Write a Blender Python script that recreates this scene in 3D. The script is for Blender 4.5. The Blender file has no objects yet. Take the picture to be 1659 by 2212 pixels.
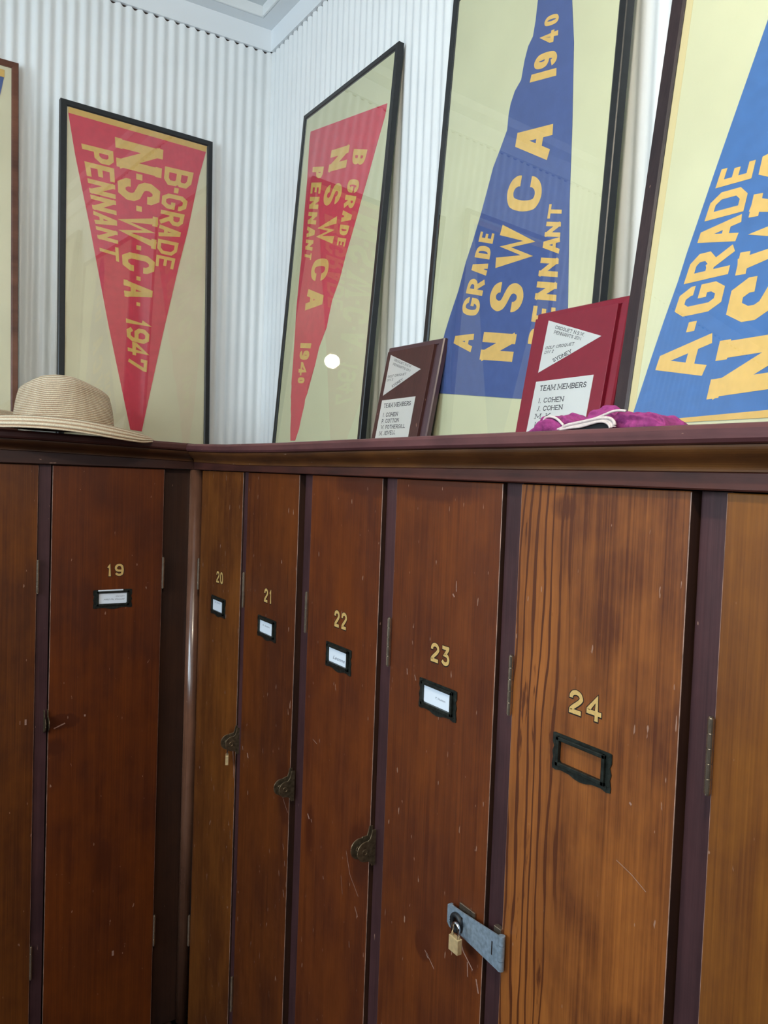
import bpy, bmesh, math, random
from mathutils import Vector, Matrix
random.seed(7)
COL = bpy.context.scene.collection
DATA = {
 'fr': {
  'f0': {'o': [-0.78978, 0.1971, 1.66], 'e': [0.99993, 0.01209, 0.0], 'u': [-0.00108, 0.08897, 0.99603], 'n': [0.01204, -0.99596, 0.08898], 'w': 0.3997, 'h': 0.9505},
  'f1': {'o': [-0.29291, 0.22444, 1.66], 'e': [0.9975, 0.07067, 0.0], 'u': [-0.00258, 0.03646, 0.99933], 'n': [0.07063, -0.99683, 0.03655], 'w': 0.4193, 'h': 0.8777},
  'f2': {'o': [0.22007, 0.03337, 1.66], 'e': [-0.00209, -1.0, 0.0], 'u': [0.07156, -0.00015, 0.99744], 'n': [-0.99743, 0.00208, 0.07156], 'w': 0.4723, 'h': 0.9074},
  'f3': {'o': [0.23053, -0.63806, 1.66], 'e': [-0.02819, -0.9996, 0.0], 'u': [0.05978, -0.00169, 0.99821], 'n': [-0.99781, 0.02814, 0.0598], 'w': 0.4868, 'h': 0.9109},
  'f4': {'o': [0.14154, -1.23815, 1.66], 'e': [-0.00395, -0.99999, 0.0], 'u': [0.13156, -0.00052, 0.99131], 'n': [-0.9913, 0.00392, 0.13156], 'w': 0.5, 'h': 1.0991},
  'p1': {'o': [0.18905, -0.53596, 1.66], 'e': [0.03405, -0.99942, 0.0], 'u': [0.18391, 0.00627, 0.98292], 'n': [-0.98235, -0.03347, 0.18402], 'w': 0.1889, 'h': 0.2147},
  'p2': {'o': [0.18917, -0.99216, 1.66], 'e': [0.00712, -0.99997, 0.0], 'u': [0.17626, 0.00125, 0.98434], 'n': [-0.98432, -0.00701, 0.17626], 'w': 0.1941, 'h': 0.2191},
 },
 'pen': {
  'f1': [[0.0195, 0.8479], [0.3998, 0.8457], [0.3799, 0.7699], [0.3472, 0.6074], [0.3229, 0.5076], [0.2772, 0.3033], [0.2518, 0.1811], [0.2218, 0.0363], [0.1905, 0.0394], [0.1301, 0.3071], [0.0766, 0.5688], [0.0379, 0.744]],
  'f1hem': [[0.0204, 0.863], [0.4026, 0.8611], [0.3993, 0.8442], [0.0198, 0.8456]],
  'f2': [[0.0476, 0.8492], [0.4424, 0.7801], [0.4376, 0.7548], [0.4083, 0.6862], [0.3885, 0.6379], [0.3644, 0.5832], [0.3515, 0.5496], [0.3365, 0.5144], [0.3146, 0.4669], [0.2942, 0.4091], [0.2654, 0.3629], [0.2505, 0.2991], [0.2202, 0.2535], [0.2071, 0.2109], [0.1729, 0.154], [0.1795, 0.1418], [0.1696, 0.1271], [0.1688, 0.1125], [0.157, 0.0768], [0.152, 0.0532], [0.1351, 0.0219], [0.1082, 0.0223], [0.1009, 0.0548], [0.0975, 0.0889], [0.0911, 0.1074], [0.0927, 0.1227], [0.0842, 0.1383], [0.0873, 0.157], [0.0804, 0.1728], [0.0779, 0.2293], [0.0725, 0.304], [0.0663, 0.3792], [0.066, 0.4762], [0.0674, 0.5042], [0.0588, 0.6069], [0.0555, 0.7173], [0.0467, 0.8228]],
  'f3': [[0.2683, 0.7748], [0.267, 0.7395], [0.2637, 0.7145], [0.2527, 0.702], [0.2462, 0.6804], [0.2414, 0.6479], [0.2262, 0.6342], [0.2173, 0.6153], [0.2139, 0.5966], [0.2139, 0.5693], [0.1966, 0.5372], [0.1817, 0.5114], [0.1675, 0.4668], [0.1559, 0.4314], [0.1389, 0.3879], [0.1223, 0.3519], [0.1056, 0.2992], [0.0846, 0.2543], [0.0724, 0.2236], [0.0353, 0.1105], [0.0748, 0.1047], [0.2376, 0.0874], [0.3207, 0.0785], [0.4284, 0.067], [0.4146, 0.2205], [0.3999, 0.3573], [0.3961, 0.3901], [0.386, 0.5168], [0.3714, 0.658], [0.3597, 0.7311]],
  'f4': [[0.1557, 0.5141], [0.1295, 0.4159], [0.109, 0.3386], [0.0933, 0.277], [0.0835, 0.2391], [0.0759, 0.2041], [0.0622, 0.1543], [0.0506, 0.1084], [0.038, 0.055], [0.0331, 0.0347]],
  'f4hem': [[0.105, 0.0178], [0.2282, 0.0215]],
  'f0': [[0.3661, 0.9201], [0.3662, 0.9013], [0.3619, 0.8976], [0.3567, 0.8632]],
 },
 'T': [
  ['f1', 'N.S.W.C.A.1947', [[0.1403, 0.8142], [0.274, 0.8151], [0.1841, 0.2094], [0.2337, 0.2021]], [[-0.0, 0.123], [0.137, 0.154], [0.164, 0.258], [0.279, 0.293], [0.312, 0.443], [0.451, 0.468], [0.488, 0.569], [0.587, 0.606], [0.616, 0.688], [0.703, 0.719], [0.779, 0.81], [0.818, 0.882], [0.884, 0.942], [0.952, 1.004]], 's'],
  ['f1', 'B-GRADE', [[0.2795, 0.7727], [0.3631, 0.7753], [0.2555, 0.4977], [0.3068, 0.4962]], [[-0.003, 0.175], [0.19, 0.243], [0.262, 0.415], [0.439, 0.573], [0.592, 0.706], [0.735, 0.878], [0.897, 1.01]], 'b'],
  ['f1', 'PENNANT', [[0.0528, 0.7765], [0.1361, 0.7778], [0.107, 0.4898], [0.1553, 0.4842]], [[0.003, 0.14], [0.156, 0.282], [0.303, 0.429], [0.445, 0.572], [0.589, 0.699], [0.72, 0.831], [0.864, 0.992]], 'b'],
  ['f2', 'NSWCA', [[0.1852, 0.7554], [0.2813, 0.7386], [0.1188, 0.3615], [0.2137, 0.3462]], [[0.0, 0.133], [0.218, 0.345], [0.426, 0.586], [0.675, 0.813], [0.868, 0.999]], 'r'],
  ['f2', '1940', [[0.1134, 0.2759], [0.1771, 0.2678], [0.119, 0.1723], [0.1559, 0.1683]], [[0.015, 0.096], [0.177, 0.41], [0.469, 0.807], [0.854, 1.006]], 'r'],
  ['f2', 'BGRADE', [[0.3046, 0.7203], [0.3722, 0.6974], [0.2637, 0.498], [0.3053, 0.4855]], [[-0.003, 0.152], [0.303, 0.441], [0.47, 0.599], [0.633, 0.749], [0.778, 0.885], [0.914, 0.998]], 'r'],
  ['f2', 'PENNANT', [[0.0836, 0.7433], [0.1498, 0.7253], [0.0869, 0.5026], [0.1269, 0.4908]], [[-0.001, 0.124], [0.169, 0.289], [0.324, 0.455], [0.49, 0.62], [0.65, 0.766], [0.791, 0.902], [0.932, 1.003]], 'r'],
  ['f3', 'NSWCA', [[0.2877, 0.1441], [0.1932, 0.1578], [0.3409, 0.5351], [0.2476, 0.5715]], [[0.001, 0.121], [0.213, 0.337], [0.398, 0.573], [0.637, 0.784], [0.857, 0.997]], 'r'],
  ['f3', 'AGRADE', [[0.1643, 0.1746], [0.1028, 0.1885], [0.205, 0.3872], [0.1625, 0.4014]], [[0.004, 0.155], [0.301, 0.45], [0.477, 0.605], [0.647, 0.743], [0.778, 0.88], [0.907, 0.99]], 'r'],
  ['f3', 'PENNANT', [[0.3898, 0.1563], [0.325, 0.17], [0.3797, 0.3918], [0.3483, 0.4007]], [[0.006, 0.124], [0.166, 0.28], [0.326, 0.453], [0.492, 0.622], [0.658, 0.768], [0.771, 0.875], [0.897, 0.998]], 'r'],
  ['f3', '1940', [[0.3354, 0.6224], [0.2678, 0.6374], [0.3282, 0.7269], [0.2952, 0.7344]], [[-0.013, 0.047], [0.137, 0.391], [0.532, 0.733], [0.822, 0.992]], 'r'],
  ['f4', 'A-GRADE', [[0.1343, 0.0773], [0.056, 0.0731], [0.1659, 0.3355], [0.119, 0.3379]], [[0.003, 0.195], [0.228, 0.276], [0.311, 0.452], [0.474, 0.607], [0.63, 0.749], [0.764, 0.886], [0.914, 0.999]], 'b'],
  ['f4', 'NSWC', [[0.2643, 0.055], [0.1437, 0.0471], [0.259, 0.3212], [0.1743, 0.3351]], [[0.005, 0.238], [0.311, 0.498], [0.534, 0.832], [0.906, 1.029]], 's'],
  ['p1', 'TEAM MEMBERS', [[0.0364, 0.0799], [0.0349, 0.089], [0.1308, 0.0807], [0.1297, 0.0897]], None, 'f'],
  ['p1', 'I. COHEN', [[0.0391, 0.0602], [0.0387, 0.0691], [0.0921, 0.0605], [0.0916, 0.069]], None, 'f'],
  ['p1', 'P. COTTON', [[0.0393, 0.0469], [0.0387, 0.0557], [0.0996, 0.0477], [0.0992, 0.0559]], None, 'f'],
  ['p1', 'W. FOTHERGILL', [[0.0406, 0.0343], [0.0398, 0.0426], [0.1257, 0.0349], [0.125, 0.0428]], None, 'f'],
  ['p1', 'M. JEWELL', [[0.0391, 0.0213], [0.0388, 0.0298], [0.0961, 0.0226], [0.0953, 0.0309]], None, 'f'],
  ['p1', 'CROQUET N.S.W.', [[0.0399, 0.1802], [0.041, 0.1846], [0.1081, 0.1587], [0.1088, 0.1633]], None, 'f'],
  ['p1', 'PENNANTS 2011', [[0.0396, 0.1711], [0.0406, 0.1758], [0.107, 0.1508], [0.1085, 0.1548]], None, 'f'],
  ['p1', 'GOLF CROQUET', [[0.0289, 0.1448], [0.0293, 0.1496], [0.0941, 0.1456], [0.0949, 0.15]], None, 'f'],
  ['p1', 'DIV 3', [[0.0286, 0.1371], [0.029, 0.1416], [0.0499, 0.1371], [0.0507, 0.1417]], None, 'f'],
  ['p1', 'SYDNEY', [[0.0531, 0.1217], [0.0499, 0.1268], [0.0873, 0.1351], [0.084, 0.1398]], None, 'f'],
  ['p2', 'CROQUET N.S.W.', [[0.0562, 0.1843], [0.0578, 0.1891], [0.1228, 0.1626], [0.1244, 0.1678]], None, 'f'],
  ['p2', 'PENNANTS 2011', [[0.0557, 0.1761], [0.057, 0.181], [0.1178, 0.1571], [0.1186, 0.162]], None, 'f'],
  ['p2', 'GOLF CROQUET', [[0.0423, 0.1517], [0.0434, 0.1562], [0.1047, 0.1512], [0.1056, 0.156]], None, 'f'],
  ['p2', 'DIV 2', [[0.0423, 0.1441], [0.043, 0.1489], [0.062, 0.1443], [0.0629, 0.1491]], None, 'f'],
  ['p2', 'SYDNEY', [[0.0674, 0.1283], [0.0629, 0.134], [0.1037, 0.1397], [0.1002, 0.1456]], None, 'f'],
  ['p2', 'TEAM MEMBERS', [[0.0465, 0.0828], [0.0468, 0.0919], [0.1456, 0.0824], [0.1456, 0.0909]], None, 'f'],
  ['p2', 'I. COHEN', [[0.0485, 0.0633], [0.0488, 0.0713], [0.1035, 0.0629], [0.1039, 0.071]], None, 'f'],
  ['p2', 'J. COHEN', [[0.0483, 0.0502], [0.0489, 0.0581], [0.1045, 0.0501], [0.104, 0.058]], None, 'f'],
  ['p2', 'M. K', [[0.047, 0.0378], [0.0476, 0.0457], [0.0804, 0.038], [0.0806, 0.0458]], None, 'f'],
  ['p2', 'L', [[0.0494, 0.0246], [0.0496, 0.0327], [0.0548, 0.0246], [0.055, 0.0327]], None, 'f'],
 ],
 'D': {
  '19': {'num': [[0.2139, 1.3337], [0.2145, 1.3624], [0.1755, 1.3312], [0.1762, 1.3614]], 'sp': [[-0.03, 0.25], [0.44, 1]], 'win': [[0.236, 1.2918], [0.1654, 1.2919], [0.1659, 1.2662], [0.2358, 1.2654]], 'out': [[0.2483, 1.2994], [0.1536, 1.299], [0.1542, 1.2573], [0.2474, 1.2578]]},
  '20': {'num': [[0.1635, 1.33], [0.1635, 1.3582], [0.2079, 1.3325], [0.2058, 1.3601]], 'sp': [[0, 0.46], [0.56, 1]], 'win': [[0.1514, 1.2893], [0.2113, 1.2892], [0.211, 1.2648], [0.1511, 1.2642]], 'out': [[0.1347, 1.2966], [0.2281, 1.2978], [0.2269, 1.2544], [0.1364, 1.2547]]},
  '21': {'num': [[0.4434, 1.326], [0.4436, 1.3555], [0.4808, 1.328], [0.4806, 1.3562]], 'sp': [[0, 0.53], [0.7, 1]], 'win': [[0.4278, 1.2873], [0.4927, 1.288], [0.4935, 1.2621], [0.431, 1.261]], 'out': [[0.4186, 1.2938], [0.5095, 1.2957], [0.5069, 1.2525], [0.4194, 1.2498]]},
  '22': {'num': [[0.7505, 1.3291], [0.749, 1.3586], [0.7948, 1.3292], [0.7945, 1.3596]], 'sp': [[0, 0.43], [0.57, 1]], 'win': [[0.7366, 1.29], [0.8001, 1.2898], [0.8, 1.2646], [0.7398, 1.2645]], 'out': [[0.7273, 1.2975], [0.8149, 1.2978], [0.8137, 1.2543], [0.7277, 1.2548]]},
  '23': {'num': [[1.046, 1.3299], [1.0457, 1.3576], [1.0918, 1.3303], [1.0909, 1.3591]], 'sp': [[0, 0.46], [0.56, 1]], 'win': [[1.0335, 1.2923], [1.0994, 1.2923], [1.0991, 1.2666], [1.0358, 1.267]], 'out': [[1.0211, 1.2982], [1.1136, 1.2994], [1.1126, 1.2568], [1.0233, 1.2574]]},
  '24': {'num': [[1.3283, 1.3291], [1.3282, 1.3558], [1.3784, 1.3291], [1.3781, 1.3589]], 'sp': [[0, 0.43], [0.55, 1]], 'win': [[1.3185, 1.2906], [1.385, 1.29], [1.3849, 1.2669], [1.3165, 1.2662]], 'out': [[1.3071, 1.2972], [1.3989, 1.2974], [1.3996, 1.2555], [1.3093, 1.2559]]},
 },
}
PI = math.pi

# ------------------------------------------------------------------ helpers
def link(name, me, mat=None, parent=None, label=None):
    o = bpy.data.objects.new(name, me)
    COL.objects.link(o)
    if mat:
        for m in (mat if isinstance(mat, (list, tuple)) else [mat]):
            me.materials.append(m)
    if parent is not None:
        o.parent = parent
        o.matrix_parent_inverse = parent.matrix_basis.inverted()   # mesh stays where it was modelled
    if label: o['label'] = label
    return o

def obj(name, bm, mat, parent=None, label=None, smooth=False):
    bmesh.ops.recalc_face_normals(bm, faces=bm.faces[:])
    me = bpy.data.meshes.new(name)
    bm.to_mesh(me); bm.free()
    if smooth:
        for p in me.polygons: p.use_smooth = True
    return link(name, me, mat, parent, label)

def root(name, loc, label, cat, group=None):
    e = bpy.data.objects.new(name, None); COL.objects.link(e)
    e.location = loc; e.empty_display_size = .05
    e['label'] = label; e['category'] = cat
    if group: e['group'] = group
    bpy.context.view_layer.update()
    return e

def tag(o, label, cat, group=None):
    o['label'] = label; o['category'] = cat
    if group: o['group'] = group
    return o

def structure(o):
    o['kind'] = 'structure'; return o

def R(s, z, o=0.):      # point on the right bank: s along the wall from the corner, o outwards into the room
    return Vector((-o, -s, z))
def L(s, z, o=0.):      # same on the left bank
    return Vector((-s, -o, z))

def hexa(bm, pts, bevel=0., seg=2, mat=0):
    vs = [bm.verts.new(p) for p in pts]
    fs = [(0, 1, 2, 3), (7, 6, 5, 4), (0, 4, 5, 1), (1, 5, 6, 2), (2, 6, 7, 3), (3, 7, 4, 0)]
    F = [bm.faces.new([vs[i] for i in f]) for f in fs]
    for f in F: f.material_index = mat
    if bevel:
        es = list({e for f in F for e in f.edges})
        bmesh.ops.bevel(bm, geom=es, offset=bevel, segments=seg, profile=.5, affect='EDGES')

def box(bm, P, s0, s1, z0, z1, o0, o1, bevel=0., seg=2, mat=0):
    hexa(bm, [P(s0, z0, o0), P(s1, z0, o0), P(s1, z1, o0), P(s0, z1, o0),
              P(s0, z0, o1), P(s1, z0, o1), P(s1, z1, o1), P(s0, z1, o1)], bevel, seg, mat)

def xyz(x, y, z): return Vector((x, y, z))

def cyl(bm, a, b, r, n=16, r2=None, caps=True):
    a = Vector(a); b = Vector(b); d = (b - a).normalized()
    u = d.orthogonal().normalized(); v = d.cross(u)
    r2 = r if r2 is None else r2
    A = [bm.verts.new(a + r * (math.cos(2 * PI * i / n) * u + math.sin(2 * PI * i / n) * v)) for i in range(n)]
    B = [bm.verts.new(b + r2 * (math.cos(2 * PI * i / n) * u + math.sin(2 * PI * i / n) * v)) for i in range(n)]
    for i in range(n): bm.faces.new((A[i], A[(i + 1) % n], B[(i + 1) % n], B[i]))
    if caps: bm.faces.new(A[::-1]); bm.faces.new(B)

def tube(bm, pts, r, n=10, closed=False, flat=1.0):
    pts = [Vector(p) for p in pts]; m = len(pts); rings = []
    up = Vector((0, 0, 1))
    for i, p in enumerate(pts):
        q0 = pts[(i - 1) % m] if (closed or i > 0) else p
        q1 = pts[(i + 1) % m] if (closed or i < m - 1) else p
        d = (q1 - q0).normalized()
        u = d.cross(up)
        if u.length < 1e-4: u = d.cross(Vector((1, 0, 0)))
        u.normalize(); v = d.cross(u).normalized()
        rr = r[i] if isinstance(r, (list, tuple)) else r
        rings.append([bm.verts.new(p + rr * (math.cos(2 * PI * k / n) * u * flat + math.sin(2 * PI * k / n) * v)) for k in range(n)])
    for i in range(m if closed else m - 1):
        A, B = rings[i], rings[(i + 1) % m]
        for k in range(n): bm.faces.new((A[k], A[(k + 1) % n], B[(k + 1) % n], B[k]))
    if not closed:
        bm.faces.new(rings[0][::-1]); bm.faces.new(rings[-1])

def smooth_path(pts, it=2, closed=False):
    pts = [Vector(p) for p in pts]
    for _ in range(it):
        n = len(pts); q = [] if closed else [pts[0]]
        for i in range(n if closed else n - 1):
            a, b = pts[i], pts[(i + 1) % n]
            q += [a * .75 + b * .25, a * .25 + b * .75]
        if not closed: q.append(pts[-1])
        pts = q
    return pts

def prism(bm, outline, f0, f1, mat=0):
    """outline: 2D list; f0/f1 map (a,b) to the two end planes"""
    A = [bm.verts.new(f0(*p)) for p in outline]; B = [bm.verts.new(f1(*p)) for p in outline]
    n = len(outline)
    fs = [bm.faces.new(A[::-1]), bm.faces.new(B)]
    for i in range(n): fs.append(bm.faces.new((A[i], A[(i + 1) % n], B[(i + 1) % n], B[i])))
    for f in fs: f.material_index = mat
    bmesh.ops.triangulate(bm, faces=fs[:2])

# ------------------------------------------------------------------ materials
def mat(name):
    m = bpy.data.materials.new(name); m.use_nodes = True
    nt = m.node_tree; b = nt.nodes['Principled BSDF']
    return m, nt, b

def N(nt, t, **kw):
    n = nt.nodes.new(t)
    for k, v in kw.items():
        if k.startswith('i_'):
            n.inputs[k[2:].replace('_', ' ')].default_value = v
        else: setattr(n, k, v)
    return n

def plain(name, col, rough=.5, metal=0., noise=.0, nscale=40., bump=0., spec=.5, coat=0.):
    m, nt, b = mat(name)
    b.inputs['Base Color'].default_value = (*col, 1)
    b.inputs['Roughness'].default_value = rough
    b.inputs['Metallic'].default_value = metal
    b.inputs['Specular IOR Level'].default_value = spec
    b.inputs['Coat Weight'].default_value = coat
    if noise or bump:
        tc = N(nt, 'ShaderNodeTexCoord'); no = N(nt, 'ShaderNodeTexNoise')
        no.inputs['Scale'].default_value = nscale; no.inputs['Detail'].default_value = 5
        nt.links.new(tc.outputs['Object'], no.inputs['Vector'])
        if noise:
            r = N(nt, 'ShaderNodeMapRange'); r.inputs[1].default_value = .3; r.inputs[2].default_value = .7
            r.inputs[3].default_value = 1 - noise; r.inputs[4].default_value = 1 + noise * .5
            mx = N(nt, 'ShaderNodeVectorMath', operation='SCALE'); mx.inputs[0].default_value = col
            nt.links.new(no.outputs['Fac'], r.inputs[0]); nt.links.new(r.outputs[0], mx.inputs['Scale'])
            nt.links.new(mx.outputs[0], b.inputs['Base Color'])
        if bump:
            bp = N(nt, 'ShaderNodeBump'); bp.inputs['Strength'].default_value = bump; bp.inputs['Distance'].default_value = .002
            nt.links.new(no.outputs['Fac'], bp.inputs['Height']); nt.links.new(bp.outputs[0], b.inputs['Normal'])
    return m

def wood(name, light, dark, seed=0, rough=.36, fine=330., figure=0., figband=None, specks=.5, blotch=.45, axis='z', spec=.4, smudges=(), gain=1.):
    """stained timber: fine grain running along one axis, broad blotches of stain, pale chips"""
    m, nt, b = mat(name); lk = nt.links.new
    light = tuple(c * gain for c in light); dark = tuple(c * gain for c in dark)
    tc = N(nt, 'ShaderNodeTexCoord')
    def mapped(sc):
        mp = N(nt, 'ShaderNodeMapping'); mp.inputs['Location'].default_value = (seed * 1.7, seed * 2.3, seed * .9)
        a, c = sc
        mp.inputs['Scale'].default_value = {'z': (a, a, c), 'y': (a, c, a), 'x': (c, a, a)}[axis]
        lk(tc.outputs['Object'], mp.inputs['Vector']); return mp
    def rng(src, a, c, lo, hi):
        r = N(nt, 'ShaderNodeMapRange'); r.inputs[1].default_value = a; r.inputs[2].default_value = c
        r.inputs[3].default_value = lo; r.inputs[4].default_value = hi; lk(src, r.inputs[0]); return r.outputs[0]
    def mth(op, a, c):
        n = N(nt, 'ShaderNodeMath', operation=op)
        for i, v in enumerate((a, c)):
            if isinstance(v, (int, float)): n.inputs[i].default_value = v
            else: lk(v, n.inputs[i])
        return n.outputs[0]
    def noise(sc, det, ro=.55):
        n = N(nt, 'ShaderNodeTexNoise', i_Scale=1., i_Detail=det, i_Roughness=ro); lk(mapped(sc).outputs[0], n.inputs['Vector']); return n.outputs['Fac']
    g1 = noise((fine, 4.), 6., .65); g2 = noise((fine * .22, 1.6), 3.); bl = noise((7., 4.), 5., .6); b2 = noise((26., 14.), 3.)
    f = mth('ADD', rng(g1, .28, .72, 0, .52), rng(g2, .3, .7, 0, .26))
    f = mth('ADD', f, rng(bl, .35, .65, 0, blotch)); f = mth('ADD', f, rng(b2, .4, .7, -.06, .16))
    sp = N(nt, 'ShaderNodeSeparateXYZ'); lk(tc.outputs['Object'], sp.inputs[0])
    if figure:
        band = rng(sp.outputs['Y'], figband[0], figband[1], .0, 1)
        wv = N(nt, 'ShaderNodeTexWave', i_Scale=1., i_Distortion=9., i_Detail=3.)
        wv.inputs['Detail Scale'].default_value = .9; wv.wave_type = 'BANDS'; wv.bands_direction = 'Y'
        mp = N(nt, 'ShaderNodeMapping'); mp.inputs['Scale'].default_value = (21, 21, 3.1); mp.inputs['Location'].default_value = (0, seed, seed)
        lk(tc.outputs['Object'], mp.inputs['Vector']); lk(mp.outputs[0], wv.inputs['Vector'])
        ln = rng(wv.outputs['Fac'], .80, .97, 0, figure)
        kn = rng(noise((52., 8.5), 4., .6), .62, .68, 0, .85)
        f = mth('ADD', mth('MULTIPLY', f, mth('SUBTRACT', 1., mth('MULTIPLY', band, .35))), mth('MULTIPLY', mth('ADD', ln, kn), band))
    for s0, z0, rs, rz, k in smudges:
        u = mth('DIVIDE', mth('SUBTRACT', sp.outputs['X' if s0 < 0 and figband == 'left' else 'Y'], s0), rs); v = mth('DIVIDE', mth('SUBTRACT', sp.outputs['Z'], z0), rz)
        d = mth('ADD', mth('MULTIPLY', u, u), mth('MULTIPLY', v, v))
        d = mth('ADD', d, rng(b2, .3, .7, -.5, .5))
        f = mth('ADD', f, rng(d, 0., 1.2, k, 0))
    rmp = N(nt, 'ShaderNodeMix', data_type='RGBA', blend_type='MIX')
    lk(mth('MINIMUM', f, 1.25), rmp.inputs[0]); rmp.clamp_factor = True; rmp.inputs[6].default_value = (*light, 1); rmp.inputs[7].default_value = (*dark, 1)
    col = rmp.outputs[2]
    # pale chips where the varnish has been knocked off
    mk = rng(noise((150., 45.), 2., .4), .775 - .02 * specks, .80 - .02 * specks, 0, .8)
    mx = N(nt, 'ShaderNodeMix', data_type='RGBA'); lk(mk, mx.inputs[0]); lk(col, mx.inputs[6]); mx.inputs[7].default_value = (.36, .21, .15, 1)
    lk(mx.outputs[2], b.inputs['Base Color'])
    lk(rng(bl, .3, .7, rough - .06, rough + .12), b.inputs['Roughness'])
    b.inputs['Specular IOR Level'].default_value = spec
    bp = N(nt, 'ShaderNodeBump'); bp.inputs['Strength'].default_value = .25; bp.inputs['Distance'].default_value = .0005
    lk(g1, bp.inputs['Height']); lk(bp.outputs[0], b.inputs['Normal'])
    return m

def glass_mat():
    """clear glass: see-through, with the mirror share of real glass at every angle"""
    m = bpy.data.materials.new('picture_glass'); m.use_nodes = True; nt = m.node_tree; nt.nodes.clear(); lk = nt.links.new
    out = N(nt, 'ShaderNodeOutputMaterial'); mix = N(nt, 'ShaderNodeMixShader')
    tr = N(nt, 'ShaderNodeBsdfTransparent'); gl = N(nt, 'ShaderNodeBsdfGlossy'); gl.inputs['Roughness'].default_value = .0
    tr.inputs['Color'].default_value = (.985, .99, .985, 1)
    ge = N(nt, 'ShaderNodeNewGeometry'); d = N(nt, 'ShaderNodeVectorMath', operation='DOT_PRODUCT')
    lk(ge.outputs['Normal'], d.inputs[0]); lk(ge.outputs['Incoming'], d.inputs[1])
    def mth(op, a, c=None):
        n = N(nt, 'ShaderNodeMath', operation=op)
        for i, v in enumerate((a, c)):
            if v is None: continue
            if isinstance(v, (int, float)): n.inputs[i].default_value = v
            else: lk(v, n.inputs[i])
        return n.outputs[0]
    c = mth('ABSOLUTE', d.outputs['Value']); k = mth('POWER', mth('SUBTRACT', 1., c), 5.)
    fr = mth('ADD', mth('MULTIPLY', k, .96), .045)
    lk(fr, mix.inputs[0]); lk(tr.outputs[0], mix.inputs[1]); lk(gl.outputs[0], mix.inputs[2]); lk(mix.outputs[0], out.inputs[0])
    return m

M = {}
M['wall'] = plain('white_painted_ripple_iron', (.80, .83, .84), .42, noise=.03, nscale=9)
M['ceil'] = plain('pale_ceiling_paint', (.68, .73, .76), .55)
M['cornice'] = plain('cornice_paint', (.80, .84, .87), .5)
M['floor'] = wood('floor_boards', (.10, .045, .02), (.03, .012, .006), 31, axis='y')
M['room'] = plain('far_wall_paint', (.62, .60, .56), .7)
M['cream'] = plain('cream_backing_paper', (.72, .71, .46), .75, noise=.07, nscale=6)
M['cream2'] = plain('aged_backing_paper', (.82, .75, .52), .75, noise=.09, nscale=5)
M['margin'] = plain('unfaded_yellow_paper', (.74, .62, .32), .75)
M['red'] = plain('red_felt', (.74, .065, .105), .9, noise=.10, nscale=60, bump=.3)
M['blue'] = plain('navy_felt', (.070, .115, .32), .9, noise=.10, nscale=60, bump=.3)
M['blue2'] = plain('royal_blue_felt', (.055, .17, .46), .9, noise=.10, nscale=60, bump=.3)
M['gold'] = plain('golden_felt', (.84, .53, .15), .85, noise=.08, nscale=80)
M['hem'] = plain('ochre_hem_tape', (.78, .48, .13), .85, noise=.08, nscale=80)
M['black'] = plain('black_stained_moulding', (.012, .013, .014), .38, noise=.3, nscale=90)
M['ripple'] = wood('ripple_moulding', (.20, .075, .040), (.07, .022, .012), 5, axis='x', fine=30, rough=.45)
M['brownblack'] = wood('dark_brown_moulding', (.045, .025, .026), (.016, .009, .011), 6, rough=.42)
M['glass'] = glass_mat()
M['stile'] = wood('purple_brown_stain', (.090, .038, .040), (.036, .014, .016), 3, rough=.40, blotch=.5)
M['stile_dark'] = wood('dark_brown_stain', (.055, .022, .012), (.020, .008, .005), 4, rough=.40)
M['post'] = wood('brown_bead', (.24, .11, .065), (.10, .040, .022), 9, rough=.17, spec=.9)
M['rim'] = plain('rubbed_brass_rim', (.24, .17, .10), .34, .8, noise=.3, nscale=150)
M['nosing'] = wood('shelf_edge_stain', (.175, .062, .062), (.065, .022, .024), 12, axis='y', fine=120, rough=.42, specks=1.0)
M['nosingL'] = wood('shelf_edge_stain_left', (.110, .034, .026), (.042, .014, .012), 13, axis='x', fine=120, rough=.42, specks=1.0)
M['mould'] = wood('orange_cyma', (.200, .075, .020), (.060, .022, .008), 14, axis='y', fine=110, rough=.34)
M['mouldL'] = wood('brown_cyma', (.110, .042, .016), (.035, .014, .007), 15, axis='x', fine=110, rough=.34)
M['frieze'] = wood('frieze_stain', (.130, .038, .026), (.035, .012, .010), 16, axis='y', fine=110, rough=.36, specks=.8)
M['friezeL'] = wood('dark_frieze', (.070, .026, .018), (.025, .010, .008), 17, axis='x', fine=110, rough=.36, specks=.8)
M['inside'] = plain('locker_inside', (.03, .015, .010), .8)
M['plate'] = plain('dark_bronze', (.030, .036, .030), .38, .55, noise=.5, nscale=140, bump=.4)
M['card'] = plain('white_card', (.80, .86, .93), .6)
M['ink'] = plain('grey_ink', (.17, .19, .24), .7)
M['inkblack'] = plain('engraved_black', (.02, .02, .025), .5)
M['goldleaf'] = plain('gold_leaf', (.62, .40, .135), .42, .0, noise=.12, nscale=300)
M['outline'] = plain('black_outline', (.012, .006, .004), .5)
M['hinge'] = plain('tarnished_brass', (.50, .40, .30), .24, .9, noise=.25, nscale=120)
M['brass'] = plain('padlock_brass', (.80, .58, .30), .36, .45, noise=.15, nscale=200)
M['oldbrass'] = plain('aged_brass', (.17, .125, .075), .40, .7, noise=.5, nscale=160)
M['steel'] = plain('polished_steel', (.75, .76, .80), .16, 1.)
M['galv'] = plain('galvanised_steel', (.36, .46, .56), .42, .55, noise=.3, nscale=160)
M['rubber'] = plain('black_rubber', (.015, .016, .018), .5)
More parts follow.
